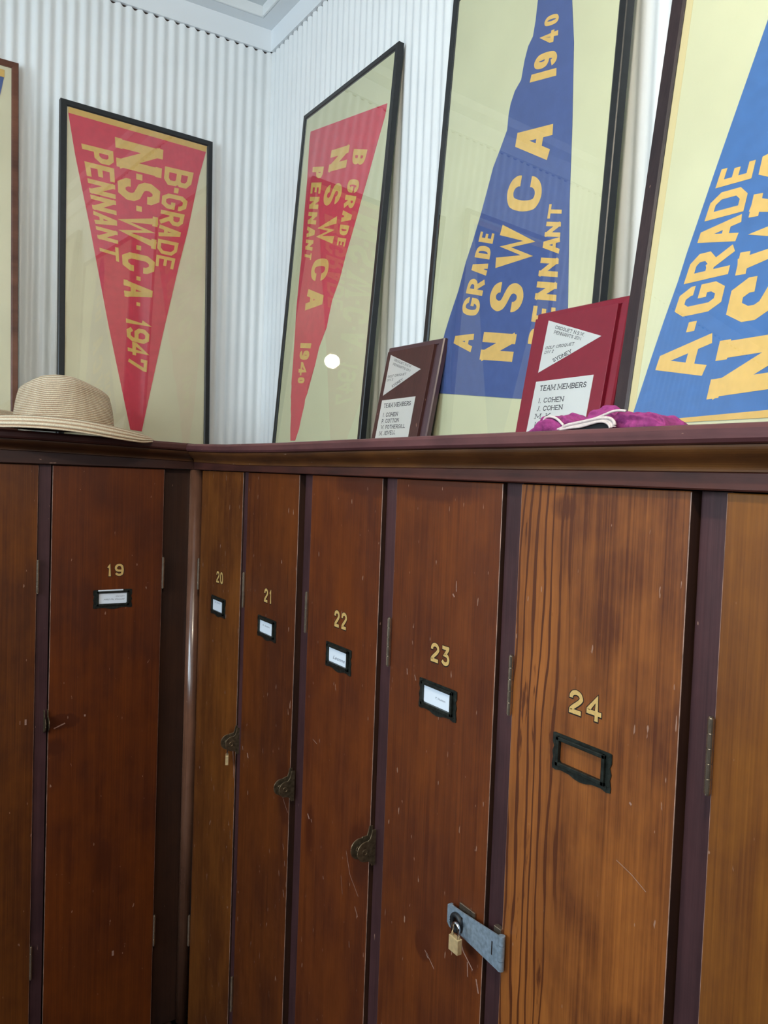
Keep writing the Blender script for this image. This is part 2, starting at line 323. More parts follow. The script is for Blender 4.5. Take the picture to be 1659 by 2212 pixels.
M['plaque'] = wood('plaque_mahogany', (.095, .036, .030), (.050, .018, .016), 21, fine=240, rough=.35, specks=.4)
M['plaqueedge'] = plain('plaque_edge', (.070, .034, .040), .33)
M['crimson'] = plain('crimson_lacquer', (.21, .010, .026), .30, noise=.06, nscale=60)
M['silver'] = plain('brushed_silver', (.80, .81, .78), .34, .55, noise=.04, nscale=10)
M['pink'] = plain('magenta_fleece', (.31, .040, .18), .95, noise=.2, nscale=170, bump=.8)
M['trim'] = plain('pale_piping', (.66, .57, .54), .85, noise=.15, nscale=200)
M['lining'] = plain('black_lining', (.008, .008, .010), .9)
M['enamel'] = plain('cream_enamel', (.7, .68, .62), .4)

def straw():
    m, nt, b = mat('straw_braid'); lk = nt.links.new
    tc = N(nt, 'ShaderNodeTexCoord')
    at = N(nt, 'ShaderNodeAttribute', attribute_name='braid')
    mu = N(nt, 'ShaderNodeMath', operation='MULTIPLY'); lk(at.outputs['Fac'], mu.inputs[0]); mu.inputs[1].default_value = 2 * PI
    si = N(nt, 'ShaderNodeMath', operation='SINE'); lk(mu.outputs[0], si.inputs[0])
    no = N(nt, 'ShaderNodeTexNoise', i_Scale=420., i_Detail=3.); lk(tc.outputs['Object'], no.inputs['Vector'])
    r = N(nt, 'ShaderNodeMapRange'); r.inputs[1].default_value = -1; r.inputs[2].default_value = .4; r.inputs[3].default_value = 0; r.inputs[4].default_value = 1
    lk(si.outputs[0], r.inputs[0])
    mx = N(nt, 'ShaderNodeMix', data_type='RGBA'); lk(r.outputs[0], mx.inputs[0])
    mx.inputs[6].default_value = (.50, .30, .17, 1); mx.inputs[7].default_value = (.86, .74, .54, 1)
    m2 = N(nt, 'ShaderNodeMix', data_type='RGBA', blend_type='MULTIPLY'); m2.inputs[0].default_value = .45
    lk(mx.outputs[2], m2.inputs[6]); lk(no.outputs['Color'], m2.inputs[7])
    r2 = N(nt, 'ShaderNodeMapRange'); r2.inputs[1].default_value = .35; r2.inputs[2].default_value = .65; r2.inputs[3].default_value = .55; r2.inputs[4].default_value = 1.05
    lk(no.outputs['Fac'], r2.inputs[0]); lk(r2.outputs[0], m2.inputs[7])
    lk(m2.outputs[2], b.inputs['Base Color']); b.inputs['Roughness'].default_value = .7
    bp = N(nt, 'ShaderNodeBump'); bp.inputs['Strength'].default_value = .7; bp.inputs['Distance'].default_value = .0015
    lk(si.outputs[0], bp.inputs['Height']); lk(bp.outputs[0], b.inputs['Normal'])
    return m
M['straw'] = straw()

def emissive(name, col, st):
    m, nt, b = mat(name)
    b.inputs['Base Color'].default_value = (.8, .8, .8, 1)
    b.inputs['Emission Color'].default_value = (*col, 1); b.inputs['Emission Strength'].default_value = st
    return m

# ------------------------------------------------------------------ lettering
G = {
 'A': [[(0, 0), (.40, 1), (.60, 1), (1, 0)], [(.16, .28), (.84, .28)]],
 'B': [[(0, 0), (0, 1), (.7, 1), (1, .87), (1, .63), (.8, .52), (1, .40), (1, .13), (.7, 0), 'c'], [(0, .52), (.8, .52)]],
 'C': [[(1, .68), (1, .8), (.75, 1), (.25, 1), (0, .8), (0, .2), (.25, 0), (.75, 0), (1, .2), (1, .32)]],
 'D': [[(0, 0), (0, 1), (.65, 1), (1, .78), (1, .22), (.65, 0), 'c']],
 'E': [[(1, 1), (0, 1), (0, 0), (1, 0)], [(0, .5), (.78, .5)]],
 'F': [[(1, 1), (0, 1), (0, 0)], [(0, .5), (.75, .5)]],
 'G': [[(1, .72), (1, .8), (.75, 1), (.25, 1), (0, .8), (0, .2), (.25, 0), (.75, 0), (1, .2), (1, .45), (.55, .45)]],
 'H': [[(0, 0), (0, 1)], [(1, 0), (1, 1)], [(0, .5), (1, .5)]],
 'I': [[(.5, 0), (.5, 1)]],
 'J': [[(.7, 1), (.7, .2), (.45, 0), (.1, 0)]],
 'K': [[(0, 0), (0, 1)], [(1, 1), (0, .4)], [(.3, .6), (1, 0)]],
 'L': [[(0, 1), (0, 0), (1, 0)]],
 'M': [[(0, 0), (0, 1), (.5, .2), (1, 1), (1, 0)]],
 'N': [[(0, 0), (0, 1)], [(1, 0), (1, 1)], [(0, .97), (1, .03)]],
 'O': [[(.28, 1), (.72, 1), (1, .75), (1, .25), (.72, 0), (.28, 0), (0, .25), (0, .75), 'c']],
 'P': [[(0, 0), (0, 1), (.7, 1), (1, .86), (1, .60), (.7, .44), (0, .44)]],
 'Q': [[(.28, 1), (.72, 1), (1, .75), (1, .25), (.72, 0), (.28, 0), (0, .25), (0, .75), 'c'], [(.55, .15), (1.05, -.15)]],
 'R': [[(0, 0), (0, 1), (.7, 1), (1, .86), (1, .62), (.7, .46), (0, .46)], [(.45, .46), (1, 0)]],
 'S': [[(1, .74), (1, .84), (.75, 1), (.25, 1), (0, .82), (0, .68), (.18, .56), (.82, .44), (1, .32), (1, .16), (.75, 0), (.25, 0), (0, .16), (0, .26)]],
 'T': [[(0, 1), (1, 1)], [(.5, 1), (.5, 0)]],
 'U': [[(0, 1), (0, .25), (.28, 0), (.72, 0), (1, .25), (1, 1)]],
 'V': [[(0, 1), (.5, 0), (1, 1)]],
 'W': [[(0, 1), (.27, .02), (.5, .85), (.73, .02), (1, 1)]],
 'Y': [[(0, 1), (.5, .45), (1, 1)], [(.5, .45), (.5, 0)]],
 '0': [[(.28, 1), (.72, 1), (1, .8), (1, .2), (.72, 0), (.28, 0), (0, .2), (0, .8), 'c']],
 '1': [[(.5, 0), (.5, 1)]],
 '2': [[(0, .68), (0, .82), (.25, 1), (.75, 1), (1, .82), (1, .62), (.0, .12), (.0, 0), (1, 0)]],
 '3': [[(0, 1), (.95, 1), (.95, .93), (.42, .56), (.75, .56), (1, .42), (1, .16), (.7, 0), (.3, 0), (0, .17)]],
 '4': [[(.72, 0), (.72, 1), (0, .38), (0, .28), (1, .28)]],
 '5': [[(1, 1), (0, 1), (0, .55), (.7, .6), (1, .45), (1, .18), (.72, 0), (.28, 0), (0, .17)]],
 '6': [[(1, .82), (.75, 1), (.25, 1), (0, .8), (0, .2), (.25, 0), (.75, 0), (1, .2), (1, .42), (.75, .58), (0, .58)]],
 '7': [[(0, .8), (0, 1), (1, 1), (1, .9), (.35, 0)]],
 '8': [[(.25, 1), (.75, 1), (1, .82), (1, .68), (.8, .54), (1, .38), (1, .18), (.75, 0), (.25, 0), (0, .18), (0, .38), (.2, .54), (0, .68), (0, .82), 'c'], [(.2, .54), (.8, .54)]],
 '9': [[(0, .18), (.25, 0), (.75, 0), (1, .2), (1, .8), (.75, 1), (.25, 1), (0, .82), (0, .58), (.25, .42), (1, .42)]],
 '-': [[(.0, .5), (1, .5)]],
 '.': [[(.5, .40), (.5, .60)]],
}
SER = {'A': [(0, 0), (1, 0)], 'N': [(0, 0), (0, 1), (1, 1)], 'W': [(0, 1), (1, 1)], 'H': [(0, 0), (1, 0), (0, 1), (1, 1)], 'I': [(.5, 0), (.5, 1)],
       'M': [(0, 0), (1, 0), (0, 1), (1, 1)], 'T': [(.5, 0)], 'F': [(0, 0)], 'P': [(0, 0)], 'R': [(0, 0), (1, 0)], 'V': [(0, 1), (1, 1)], 'Y': [(.5, 0), (0, 1), (1, 1)],
       'K': [(0, 0), (0, 1), (1, 0), (1, 1)], 'J': [(.7, 1)], 'L': [(0, 1)], '1': [(.5, 0)]}
WID = {'I': .3, '.': .22, ' ': .35, 'M': 1.15, 'W': 1.2, 'J': .6, 'F': .75, 'E': .78, 'L': .72, 'S': .72, 'P': .75, 'B': .8, 'T': .85, '1': .4, 'R': .88, '2': .62, '0': .62, '3': .6}

def soften(p, closed):
    n = len(p); out = []
    for i in range(n):
        if not closed and i in (0, n - 1): out.append(p[i]); continue
        a, b, c = p[i - 1], p[i], p[(i + 1) % n]
        d1 = Vector((b[0] - a[0], b[1] - a[1])); d2 = Vector((c[0] - b[0], c[1] - b[1]))
        if d1.length < 1e-6 or d2.length < 1e-6: continue
        if abs(d1.angle_signed(d2)) < math.radians(74):
            k = .3
            out += [(b[0] - d1.x * k, b[1] - d1.y * k), (b[0] + d2.x * k, b[1] + d2.y * k)]
        else: out.append(b)
    return out

def ribbon(pts, t, closed):
    P = [Vector(p) for p in pts]; n = len(P); Lf, Rt = [], []
    for i in range(n):
        a = P[i - 1] if (closed or i) else None
        c = P[(i + 1) % n] if (closed or i < n - 1) else None
        d1 = (P[i] - a).normalized() if a is not None else (c - P[i]).normalized()
        d2 = (c - P[i]).normalized() if c is not None else d1
        n1 = Vector((-d1.y, d1.x)); n2 = Vector((-d2.y, d2.x)); m = n1 + n2
        if m.length < .2: m = n1
        m.normalize(); k = min(1 / max(m.dot(n1), .35), 1.9)
        Lf.append(P[i] + m * t / 2 * k); Rt.append(P[i] - m * t / 2 * k)
    q = []
    for i in range(n if closed else n - 1):
        j = (i + 1) % n; q.append((Lf[i], Lf[j], Rt[j], Rt[i]))
    return q

def glyph(ch, W, H, style, t):
    """quads in metric glyph space W x H"""
    out = []
    for st in G[ch]:
        closed = st[-1] == 'c'; p = [x for x in st if x != 'c']
        if ch == '1' and style in 's': p = [(.15, .8), (.6, 1), (.6, 0)]
        if ch == '1' and style == 'd': p = [(.2, .82), (.62, .97), (.62, 0)]
        q = [(t / 2 + x * (W - t), t / 2 + y * (H - t)) for x, y in p]
        # stems run to the very ends of the letter
        if not closed and ch not in 'CSG2369':
            for e, nb in ((0, 1), (-1, -2)):
                d = Vector(q[e]) - Vector(q[nb])
                if d.length > 1e-6: q[e] = tuple(Vector(q[e]) + d.normalized() * t * (.5 if abs(d.normalized().y) > .6 or abs(d.normalized().x) > .9 else .15))
        if style in 'rfd' and ch not in 'NMWAVKEFHLTZ1447-.':
            for _ in range(2): q = soften(q, closed)
        out += ribbon(q, t, closed)
    if style in 'sf' and ch in SER:
        ts = t * (.55 if style == 'f' else .8); w = (.17 if style == 'f' else min(.20, .12 + .0)) * W
        for x, y in SER[ch]:
            if style == 's' and ch in 'PRTF': continue
            cx = t / 2 + x * (W - t); cy = ts / 2 + y * (H - ts)
            out += ribbon([(cx - w - t * .2, cy), (cx + w + t * .2, cy)], ts, False)
    return out

def write(bm, s, quad, spans, style, F, lift, ratio, mat=0, shift=(0, 0), extra=0.):
    """quad: BL0, TL0, BR1, TR1 in plane coordinates (a,b); F maps (a,b,lift) to the world"""
    b0, t0, b1, t1 = [Vector(q) for q in quad]
    Wl = ((b1 - b0).length + (t1 - t0).length) / 2
    if spans is None:
        ws = [WID.get(c, .9) for c in s]; gap = .16; tot = sum(ws) + gap * (len(s) - 1); x = 0; spans = []
        for w in ws: spans.append((x / tot, (x + w) / tot)); x += w + gap
    for i, (ch, (a, b)) in enumerate(zip(s, spans)):
        if ch == ' ': continue
        H0 = ((t0 - b0).length * (1 - (a + b) / 2) + (t1 - b1).length * (a + b) / 2)
        W = abs(b - a) * Wl; t = H0 * ratio
        if ch == '.' and style != 'f': qs = ribbon([(W / 2, H0 * .43), (W / 2, H0 * .57)], H0 * .13, False)
        elif ch == '.': qs = ribbon([(W / 2, 0), (W / 2, H0 * .14)], H0 * .14, False)
        elif ch == '-': qs = ribbon([(0, H0 / 2), (W, H0 / 2)], H0 * .17, False)
        else: qs = glyph(ch, W, H0, style, min(t, W * .45) if ch not in 'I1' else t) if not extra else None
        if extra:
            qs = glyph(ch, W, H0, style, min(t, W * .45) if ch not in 'I1' else t)
            qs = grow(ch, W, H0, style, min(t, W * .45) if ch not in 'I1' else t, extra)
        for k, q in enumerate(qs):
            vs = []
            for p in q:
                u = a + (b - a) * p.x / W; v = p.y / H0
                P = (b0 * (1 - u) + b1 * u) * (1 - v) + (t0 * (1 - u) + t1 * u) * v
                vs.append(bm.verts.new(F(P.x + shift[0], P.y + shift[1], lift + k * 2e-6)))
            try: bm.faces.new(vs).material_index = mat
            except ValueError: pass

def grow(ch, W, H, style, t, e):
    """the same strokes, wider all round: the dark outline behind a painted digit"""
    out = []
    for st in G[ch]:
        closed = st[-1] == 'c'; p = [x for x in st if x != 'c']
        if ch == '1': p = [(.2, .82), (.62, .97), (.62, 0)]
        q = [(t / 2 + x * (W - t), t / 2 + y * (H - t)) for x, y in p]
        if not closed and ch in 'CSG2369':
            for k, nb in ((0, 1), (-1, -2)):
                d = Vector(q[k]) - Vector(q[nb])
                if d.length > 1e-6: q[k] = tuple(Vector(q[k]) + d.normalized() * e)
        elif not closed:
            for k, nb in ((0, 1), (-1, -2)):
                d = Vector(q[k]) - Vector(q[nb])
                if d.length > 1e-6: q[k] = tuple(Vector(q[k]) + d.normalized() * (t * (.5 if abs(d.normalized().y) > .6 or abs(d.normalized().x) > .9 else .15) + e))
        if ch not in '147':
            for _ in range(2): q = soften(q, closed)
        out += ribbon(q, t + 2 * e, closed)
    return out

def typed(name, s, size, loc, ux, uy, mat, parent, shear=0., fit=None):
    """type set with the built-in face, as a flat mesh"""
    cu = bpy.data.curves.new(name, 'FONT'); cu.body = s; cu.size = 1; cu.shear = shear
    t = bpy.data.objects.new(name, cu); COL.objects.link(t)
    dg = bpy.context.evaluated_depsgraph_get(); me = bpy.data.meshes.new_from_object(t.evaluated_get(dg))
    bpy.data.objects.remove(t); bpy.data.curves.remove(cu)
    w = max(v.co.x for v in me.vertices)
    sx = fit / w if fit else size
    ux = Vector(ux); uy = Vector(uy); loc = Vector(loc)
    for v in me.vertices: v.co = loc + ux * v.co.x * sx + uy * v.co.y * size
    me.materials.clear()
    return link(name, me, mat, parent)

# ------------------------------------------------------------------ the room
WX = WY = .305; XL = -2.7; YB = -4.6; ZW = 2.845; ZC = 2.938
def ripple_wall(name, P, s0, s1, z0, z1, parent=None):
    pitch = .0296; amp = .0027; n = int((s1 - s0) / pitch * 10)
    bm = bmesh.new(); lo = []; hi = []
    zs = [z0, z1 - .012, z1]
    rows = []
    for z in zs: rows.append([bm.verts.new(P(s0 + (s1 - s0) * i / n, z + (0 if z < z1 else .004 * math.sin(i * .63)),
                      amp * math.cos(2 * PI * (s0 + (s1 - s0) * i / n) / pitch) - amp)) for i in range(n + 1)])
    for a, b in zip(rows, rows[1:]):
        for i in range(n): bm.faces.new((a[i], a[i + 1], b[i + 1], b[i]))
    # back face gives the sheet its body
    B = [bm.verts.new(P(s, z, -.02)) for s, z in ((s0, z0), (s1, z0), (s1, z1), (s0, z1))]
    bm.faces.new(B)
    return structure(obj(name, bm, M['wall'], smooth=True))
ripple_wall('wall_back', lambda s, z, o: Vector((WX - s, WY - o, z)), 0., WX - XL, 0, ZW)
ripple_wall('wall_right', lambda s, z, o: Vector((WX - o, WY - s, z)), 0., WY - YB, 0, ZW)
bm = bmesh.new()     # dark gap above the sheets
box(bm, xyz, XL, WX + .02, WY + .006, WY + .03, ZW - .02, ZW + .0025); box(bm, xyz, WX + .006, WX + .03, YB, WY, ZW - .02, ZW + .0025)
structure(obj('trim_4', bm, M['inside']))
bm = bmesh.new()     # cornice: flat fascia, soffit and raised bead
for P, a0, a1 in ((lambda s, z, o: Vector((s, WY - o, z)), XL, WX), (lambda s, z, o: Vector((WX - o, -s, z)), -WY, -YB)):
    k = 0 if a0 == XL else 1
    box(bm, P, a0, a1 - (0 if k else .0), ZW + .002, ZW + .064, -.02, .006 + .0001 * k, 0)
    box(bm, P, a0 + .052 * k, a1, ZW + .0641, ZW + .10, -.02, .052, 0)
structure(obj('trim_1', bm, M['cornice']))
bm = bmesh.new()
for P, a0, a1 in ((lambda s, z, o: Vector((s, WY - o, z)), XL, WX - .0521), (lambda s, z, o: Vector((WX - o, -s, z)), -WY + .0602, -YB)):
    box(bm, P, a0, a1, ZW + .0635, ZW + .098, .052, .060, .003)
structure(obj('trim_2', bm, M['wall']))
bm = bmesh.new(); box(bm, xyz, XL - .1, WX + .05, YB - .1, WY + .05, ZC, ZC + .05); structure(obj('ceiling', bm, M['ceil']))
bm = bmesh.new(); box(bm, xyz, XL - .1, WX + .05, YB - .1, WY + .05, -.05, 0); structure(obj('floor', bm, M['floor']))

def wall_with_windows(name, P, s0, s1, wins):
    """P(s,z,o), solid wall with openings; wins = [(a,b,z0,z1)] sorted"""
    bm = bmesh.new(); x = s0
    for a, b, z0, z1 in wins:
        box(bm, P, x, a, 0, ZC, 0, -.12); box(bm, P, a, b, 0, z0, 0, -.12); box(bm, P, a, b, z1, ZC, 0, -.12); x = b
    box(bm, P, x, s1, 0, ZC, 0, -.12)
    structure(obj(name, bm, M['room']))
PX = lambda s, z, o: Vector((XL + o, s, z)); PY = lambda s, z, o: Vector((s, YB + o, z))
WINL = [(-3.6, -2.5, 1.6, 2.7), (-1.9, -.5, 1.6, 2.7)]; WINB = [(-2.1, -.9, 1.6, 2.6)]
wall_with_windows('wall_left', PX, YB, WY, WINL); wall_with_windows('wall_front', PY, XL, WX, WINB)
k = 0
for P, wins in ((PX, WINL), (PY, WINB)):
    for a, b, z0, z1 in wins:
        k += 1; bm = bmesh.new()
        for q in ((a, a + .06, z0, z1), (b - .06, b, z0, z1), (a, b, z0, z0 + .07), (a, b, z1 - .06, z1), ((a + b) / 2 - .02, (a + b) / 2 + .02, z0, z1), (a, b, (z0 + z1) / 2 - .02, (z0 + z1) / 2 + .02)):
            box(bm, P, *q, -.04, -.09, .004)
        structure(obj('window_%d' % k, bm, M['cornice']))
        l = bpy.data.lights.new('daylight_%d' % k, 'AREA'); l.shape = 'RECTANGLE'; l.size = b - a; l.size_y = z1 - z0
        l.energy = 33. * (b - a) * (z1 - z0) if P is PX else 46. * (b - a) * (z1 - z0)
        l.color = (.72, .88, 1.0)
        lo = bpy.data.objects.new('daylight_%d' % k, l); COL.objects.link(lo)
        lo.location = P((a + b) / 2, (z0 + z1) / 2, -.20)
        lo.rotation_euler = (PI / 2, 0, -PI / 2) if P is PX else (PI / 2, 0, 0)
        if P is PY: lo.rotation_euler = (PI / 2, 0, PI)

bm = bmesh.new()     # unseen dark dado, added on the two far walls to cut bounce light
box(bm, PX, YB, WY - .32, 0, 1.5, 0, .03, .003); box(bm, PY, XL + .03, WX - .32, 0, 1.5, 0, .03, .003)
structure(obj('added_dado', bm, M['stile_dark']))
# pendant lamp: its mirror image shows in the glass of a framed pennant
BX, BY, BZ = -.808, -2.0, 2.647
lamp = root('pendant_lamp', (BX, BY, ZC), 'small glowing opal globe pendant lamp hanging below the ceiling, behind the viewer', 'lamp')
bm = bmesh.new(); bmesh.ops.create_uvsphere(bm, u_segments=24, v_segments=14, radius=.045, matrix=Matrix.Translation((BX, BY, BZ)) @ Matrix.Diagonal((1, 1, .92, 1)))
obj('globe', bm, emissive('lit_opal_glass', (1., .86, .66), 520.), lamp, smooth=True)
bm = bmesh.new(); cyl(bm, (BX, BY, BZ + .034), (BX, BY, BZ + .075), .028, 20, .022); obj('lamp_holder', bm, M['enamel'], lamp)
bm = bmesh.new(); cyl(bm, (BX, BY, BZ + .075), (BX, BY, ZC - .02), .004, 8); obj('cord', bm, M['enamel'], lamp)
bm = bmesh.new(); cyl(bm, (BX, BY, ZC - .022), (BX, BY, ZC), .045, 24); obj('ceiling_rose', bm, M['enamel'], lamp)

# ------------------------------------------------------------------ locker shelves with their cornice moulding
ZT = 1.66; ZF = 1.5974
def ztop(P, s):
    pts = ((0, 1.6610), (.3, 1.6560), (.55, 1.6555), (1.0, 1.6580), (1.6, 1.6600), (3, 1.6610)) if P is R else ((0, 1.6610), (.10, 1.6637), (.42, 1.6710), (3, 1.6740))
    for (a, p), (b, q) in zip(pts, pts[1:]):
        if s <= b: return p + (q - p) * (max(s, a) - a) / (b - a)
def sweep(name, P, prof, s_end, m, parent, smooth=False):
    """prof: (o,z) outline, mitred at the inner corner"""
    bm = bmesh.new(); rings = []
    ss = [None] + [s_end * i / 14 for i in range(1, 15)]
    for s in ss:
        ring = []
        for o, z in prof:
            s_ = max(o, -WX + .003) if s is None else max(s, .06)
            dz = ztop(P, max(s_, 0)) - ZT if z > 1.6 else (ztop(P, max(s_, 0)) - ZT) * .0
            ring.append(bm.verts.new(P(s_, z + dz, o)))
        rings.append(ring)
    n = len(prof)
    for a, b in zip(rings, rings[1:]):
        for i in range(n): bm.faces.new((a[i], a[(i + 1) % n], b[(i + 1) % n], b[i]))
    f = [bm.faces.new(rings[0]), bm.faces.new(rings[-1])]
    bmesh.ops.triangulate(bm, faces=f)
    return obj(name, bm, m, parent)
def cyma():
    p = []
    for i in range(13):
        t = i / 12; z = 1.6405 - .0245 * t; o = .033 - .022 * (t - .16 * math.sin(2 * PI * t)) ; p.append((o, z))
    return p
nose = [(-.30, ZT), (-.30, 1.641), (.034, 1.641), (.0385, 1.6425), (.041, 1.646), (.0415, 1.655), (.039, 1.6588), (.036, ZT)]
moul = [(-.02, 1.6405)] + cyma() + [(.010, 1.6155), (-.02, 1.6155)]
frz = [(-.02, 1.6155), (.0085, 1.6155), (.009, 1.6145), (.009, 1.599), (.0075, ZF), (-.02, ZF)]
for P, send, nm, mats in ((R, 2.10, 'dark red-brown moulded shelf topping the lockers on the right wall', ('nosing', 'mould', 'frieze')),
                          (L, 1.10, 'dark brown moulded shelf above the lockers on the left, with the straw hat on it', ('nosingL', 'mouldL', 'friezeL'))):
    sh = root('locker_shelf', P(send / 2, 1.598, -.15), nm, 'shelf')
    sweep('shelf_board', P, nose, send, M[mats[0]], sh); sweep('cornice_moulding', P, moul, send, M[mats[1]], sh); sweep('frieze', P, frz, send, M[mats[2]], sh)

# ------------------------------------------------------------------ lockers
K = 1.12
tone = {  # light, dark, figure
 17: ((.270, .085, .020), (.100, .028, .008), 0), 18: ((.290, .095, .020), (.105, .030, .008), 0), 19: ((.270, .070, .016), (.110, .026, .008), 0), 20: ((.330, .120, .030), (.115, .036, .010), .0),
 21: ((.270, .080, .022), (.100, .027, .010), 0), 22: ((.270, .075, .022), (.105, .026, .010), 0), 23: ((.270, .078, .022), (.110, .028, .010), 0),
 24: ((.440, .165, .050), (.110, .034, .013), 1.1), 25: ((.360, .150, .035), (.150, .052, .014), 0), 26: ((.300, .10, .025), (.12, .04, .012), 0)}
doors = {  # number: (bank, s0, s1, proud of strip, strip on the far side s range)
 17: (L, .6490, .9040), 18: (L, .3735, .6290), 19: (L, .0812, .3434),
 20: (R, .0463, .3120), 21: (R, .3386, .5925), 22: (R, .6453, .8952), 23: (R, .9360, 1.1916), 24: (R, 1.2271, 1.4825), 25: (R, 1.5222, 1.7780), 26: (R, 1.8080, 2.0640)}
recess = {17: .004, 18: .004, 19: .016, 20: .003, 21: .0122, 22: .0075, 23: .0060, 24: .0138, 25: .008, 26: .006}
desc = {17: 'narrow red-brown wooden locker on the far left, numbered 17', 18: 'orange-brown wooden locker cut off by the left edge, beside locker 19',
 19: 'red-brown locker numbered 19 with handwritten white card, beside the inner corner', 20: 'golden-brown locker numbered 20 in the inner corner, small padlock hanging from its lug catch',
 21: 'red-brown locker numbered 21 with a typed white card, empty round lug catch', 22: 'red-brown locker numbered 22 with a handwritten white card and empty round lug catch',
 23: 'red-brown locker numbered 23 with typed white card and a galvanised hasp', 24: 'orange pine locker numbered 24 with dark streaky grain and an empty dark card holder',
 25: 'golden-brown locker cut off by the right edge of the photo, brass hinge on its left', 26: 'brown wooden locker numbered 26 to the right of the golden-brown one'}
ZB = .155
NX = {20: .3386, 21: .6453, 22: .9360, 23: 1.2271, 24: 1.5222, 25: 1.808, 26: 2.09}
D = DATA['D']
def holder(P, ext, parent, card):
    """dark cast holder with scalloped edge round an open window"""
    (c, zc) = ext; sg = -1 if P is L else 1
    f = lambda a, b, o: P(c + sg * a, zc + b, o)
    hw, hh = .0460, .0212
    prof = [(-hw, hh), (-hw * .93, hh + .0008), (hw * .93, hh + .0008), (hw, hh), (hw + .0004, hh * .5), (hw - .0022, hh * .25), (hw + .0004, -.1 * hh), (hw - .0014, -hh * .4), (hw + .0006, -hh * .8), (hw, -hh - .0012), (hw - .006, -hh - .0022), (hw - .014, -hh - .0002),
            (.018, -hh - .0008), (.009, -hh - .0034), (0, -hh - .0044), (-.009, -hh - .0034), (-.018, -hh - .0008), (-hw + .014, -hh - .0002), (-hw + .006, -hh - .0020), (-hw, -hh - .0010), (-hw - .0004, -hh * .8), (-hw + .0014, -hh * .4), (-hw - .0004, -.1 * hh), (-hw + .0022, hh * .25), (-hw - .0004, hh * .5)]
    ww, wt, wb = .0335, .0140, -.0118
    bm = bmesh.new(); n = len(prof)
    # back flange, ring between outline and window
    inner = []
    for a, b in prof:
        ang = math.atan2(b / hh, a / hw); ca, sb = math.cos(ang), math.sin(ang); m_ = max(abs(ca), abs(sb))
        u, v = ca / m_ * ww, sb / m_; inner.append((u, v * (wt if v > 0 else -wb)))
    O0 = [bm.verts.new(f(a, b, .0002)) for a, b in prof]; O1 = [bm.verts.new(f(a, b, .0014)) for a, b in prof]
    I1 = [bm.verts.new(f(a, b, .0014)) for a, b in inner]; I0 = [bm.verts.new(f(a, b, .0002)) for a, b in inner]
    for i in range(n):
        j = (i + 1) % n
        bm.faces.new((O0[i], O0[j], O1[j], O1[i])); bm.faces.new((O1[i], O1[j], I1[j], I1[i])); bm.faces.new((I1[i], I1[j], I0[j], I0[i]))
    # raised box rim round the window
    rw = .0048
    for q in ((-ww - rw, ww + rw, wt, wt + rw), (-ww - rw, ww + rw, wb - rw, wb), (-ww - rw, -ww, wb - rw, wt + rw), (ww, ww + rw, wb - rw, wt + rw)):
        hexa(bm, [f(q[0], q[2], .0012), f(q[1], q[2], .0012), f(q[1], q[3], .0012), f(q[0], q[3], .0012), f(q[0], q[2], .0048), f(q[1], q[2], .0048), f(q[1], q[3], .0048), f(q[0], q[3], .0048)], .0007, 2)
    for a in (-hw + .006, hw - .006): cyl(bm, f(a, -hh + .004, .0012), f(a, -hh + .004, .0022), .0014, 10)
    h = obj('name_card_holder', bm, M['plate'], parent)
    if card:
        bm = bmesh.new()
        hexa(bm, [f(-ww + .0002, wb + .0002, .0004), f(ww - .0002, wb + .0002, .0004), f(ww - .0002, wt - .0002, .0004), f(-ww + .0002, wt - .0002, .0004), f(-ww + .0002, wb + .0002, .0012), f(ww - .0002, wb + .0002, .0012), f(ww - .0002, wt - .0002, .0012), f(-ww + .0002, wt - .0002, .0012)])
        obj('name_card', bm, M['card'], h)
        if card == 'tall':
            bm = bmesh.new(); hexa(bm, [f(-.035, .0192, .0030), f(.024, .0192, .0030), f(.024, .0224, .0030), f(-.035, .0224, .0030), f(-.035, .0192, .0036), f(.024, .0192, .0036), f(.024, .0224, .0036), f(-.035, .0224, .0036)])
            obj('card_edge', bm, M['card'], h)
    return h, f

def lug(parent, s, zc, R_, x0, name, long_=1.):
    """brass plate standing out edge-on from the door edge, rounded, with a hole"""
    bm = bmesh.new(); th = .0022
    out = []; cx = -x0 + .0  # outward distance of the disc centre
    co = x0
    for i in range(25):
        a = math.radians(100 + (-100 - 100) * i / 24 + 0)   # from top round the outside to the bottom
        out.append((co + R_ * math.cos(a), zc + R_ * math.sin(a)))
    top = [(-.004, zc + .034), (.002, zc + .034), (.0035, zc + .026), (.006, zc + .019), (co - .004, zc + R_ * 1.08)]
    bot = [(co - .004, zc - R_ * 1.02), (.005, zc - .018), (.001, zc - .025), (-.004, zc - .025)]
    pts = top + out + bot
    hole = [(co + .2 * R_ + .0042 * math.cos(2 * PI * i / 16), zc + .0042 * math.sin(2 * PI * i / 16)) for i in range(16)]
    f = lambda o, z, q: R(s + q, z, o)
    A = [bm.verts.new(f(o, z, -th / 2)) for o, z in pts]; B = [bm.verts.new(f(o, z, th / 2)) for o, z in pts]
    for i in range(len(pts)): bm.faces.new((A[i], A[(i + 1) % len(pts)], B[(i + 1) % len(pts)], B[i]))
    fs = [bm.faces.new(A), bm.faces.new(B)]
    bmesh.ops.triangulate(bm, faces=fs)
    # rim and eyelet of the hole
    lg = obj(name, bm, M['oldbrass'], parent)
    bm = bmesh.new(); tube(bm, [f(o, z, 0) for o, z in top[1:] + out + bot[:-1]], .0010, 8); obj('rim', bm, M['rim'], lg)
    bm = bmesh.new(); tube(bm, [f(o, z, th / 2) for o, z in hole], .0010, 6, True); obj('eyelet', bm, M['rim'], lg)
    return lg

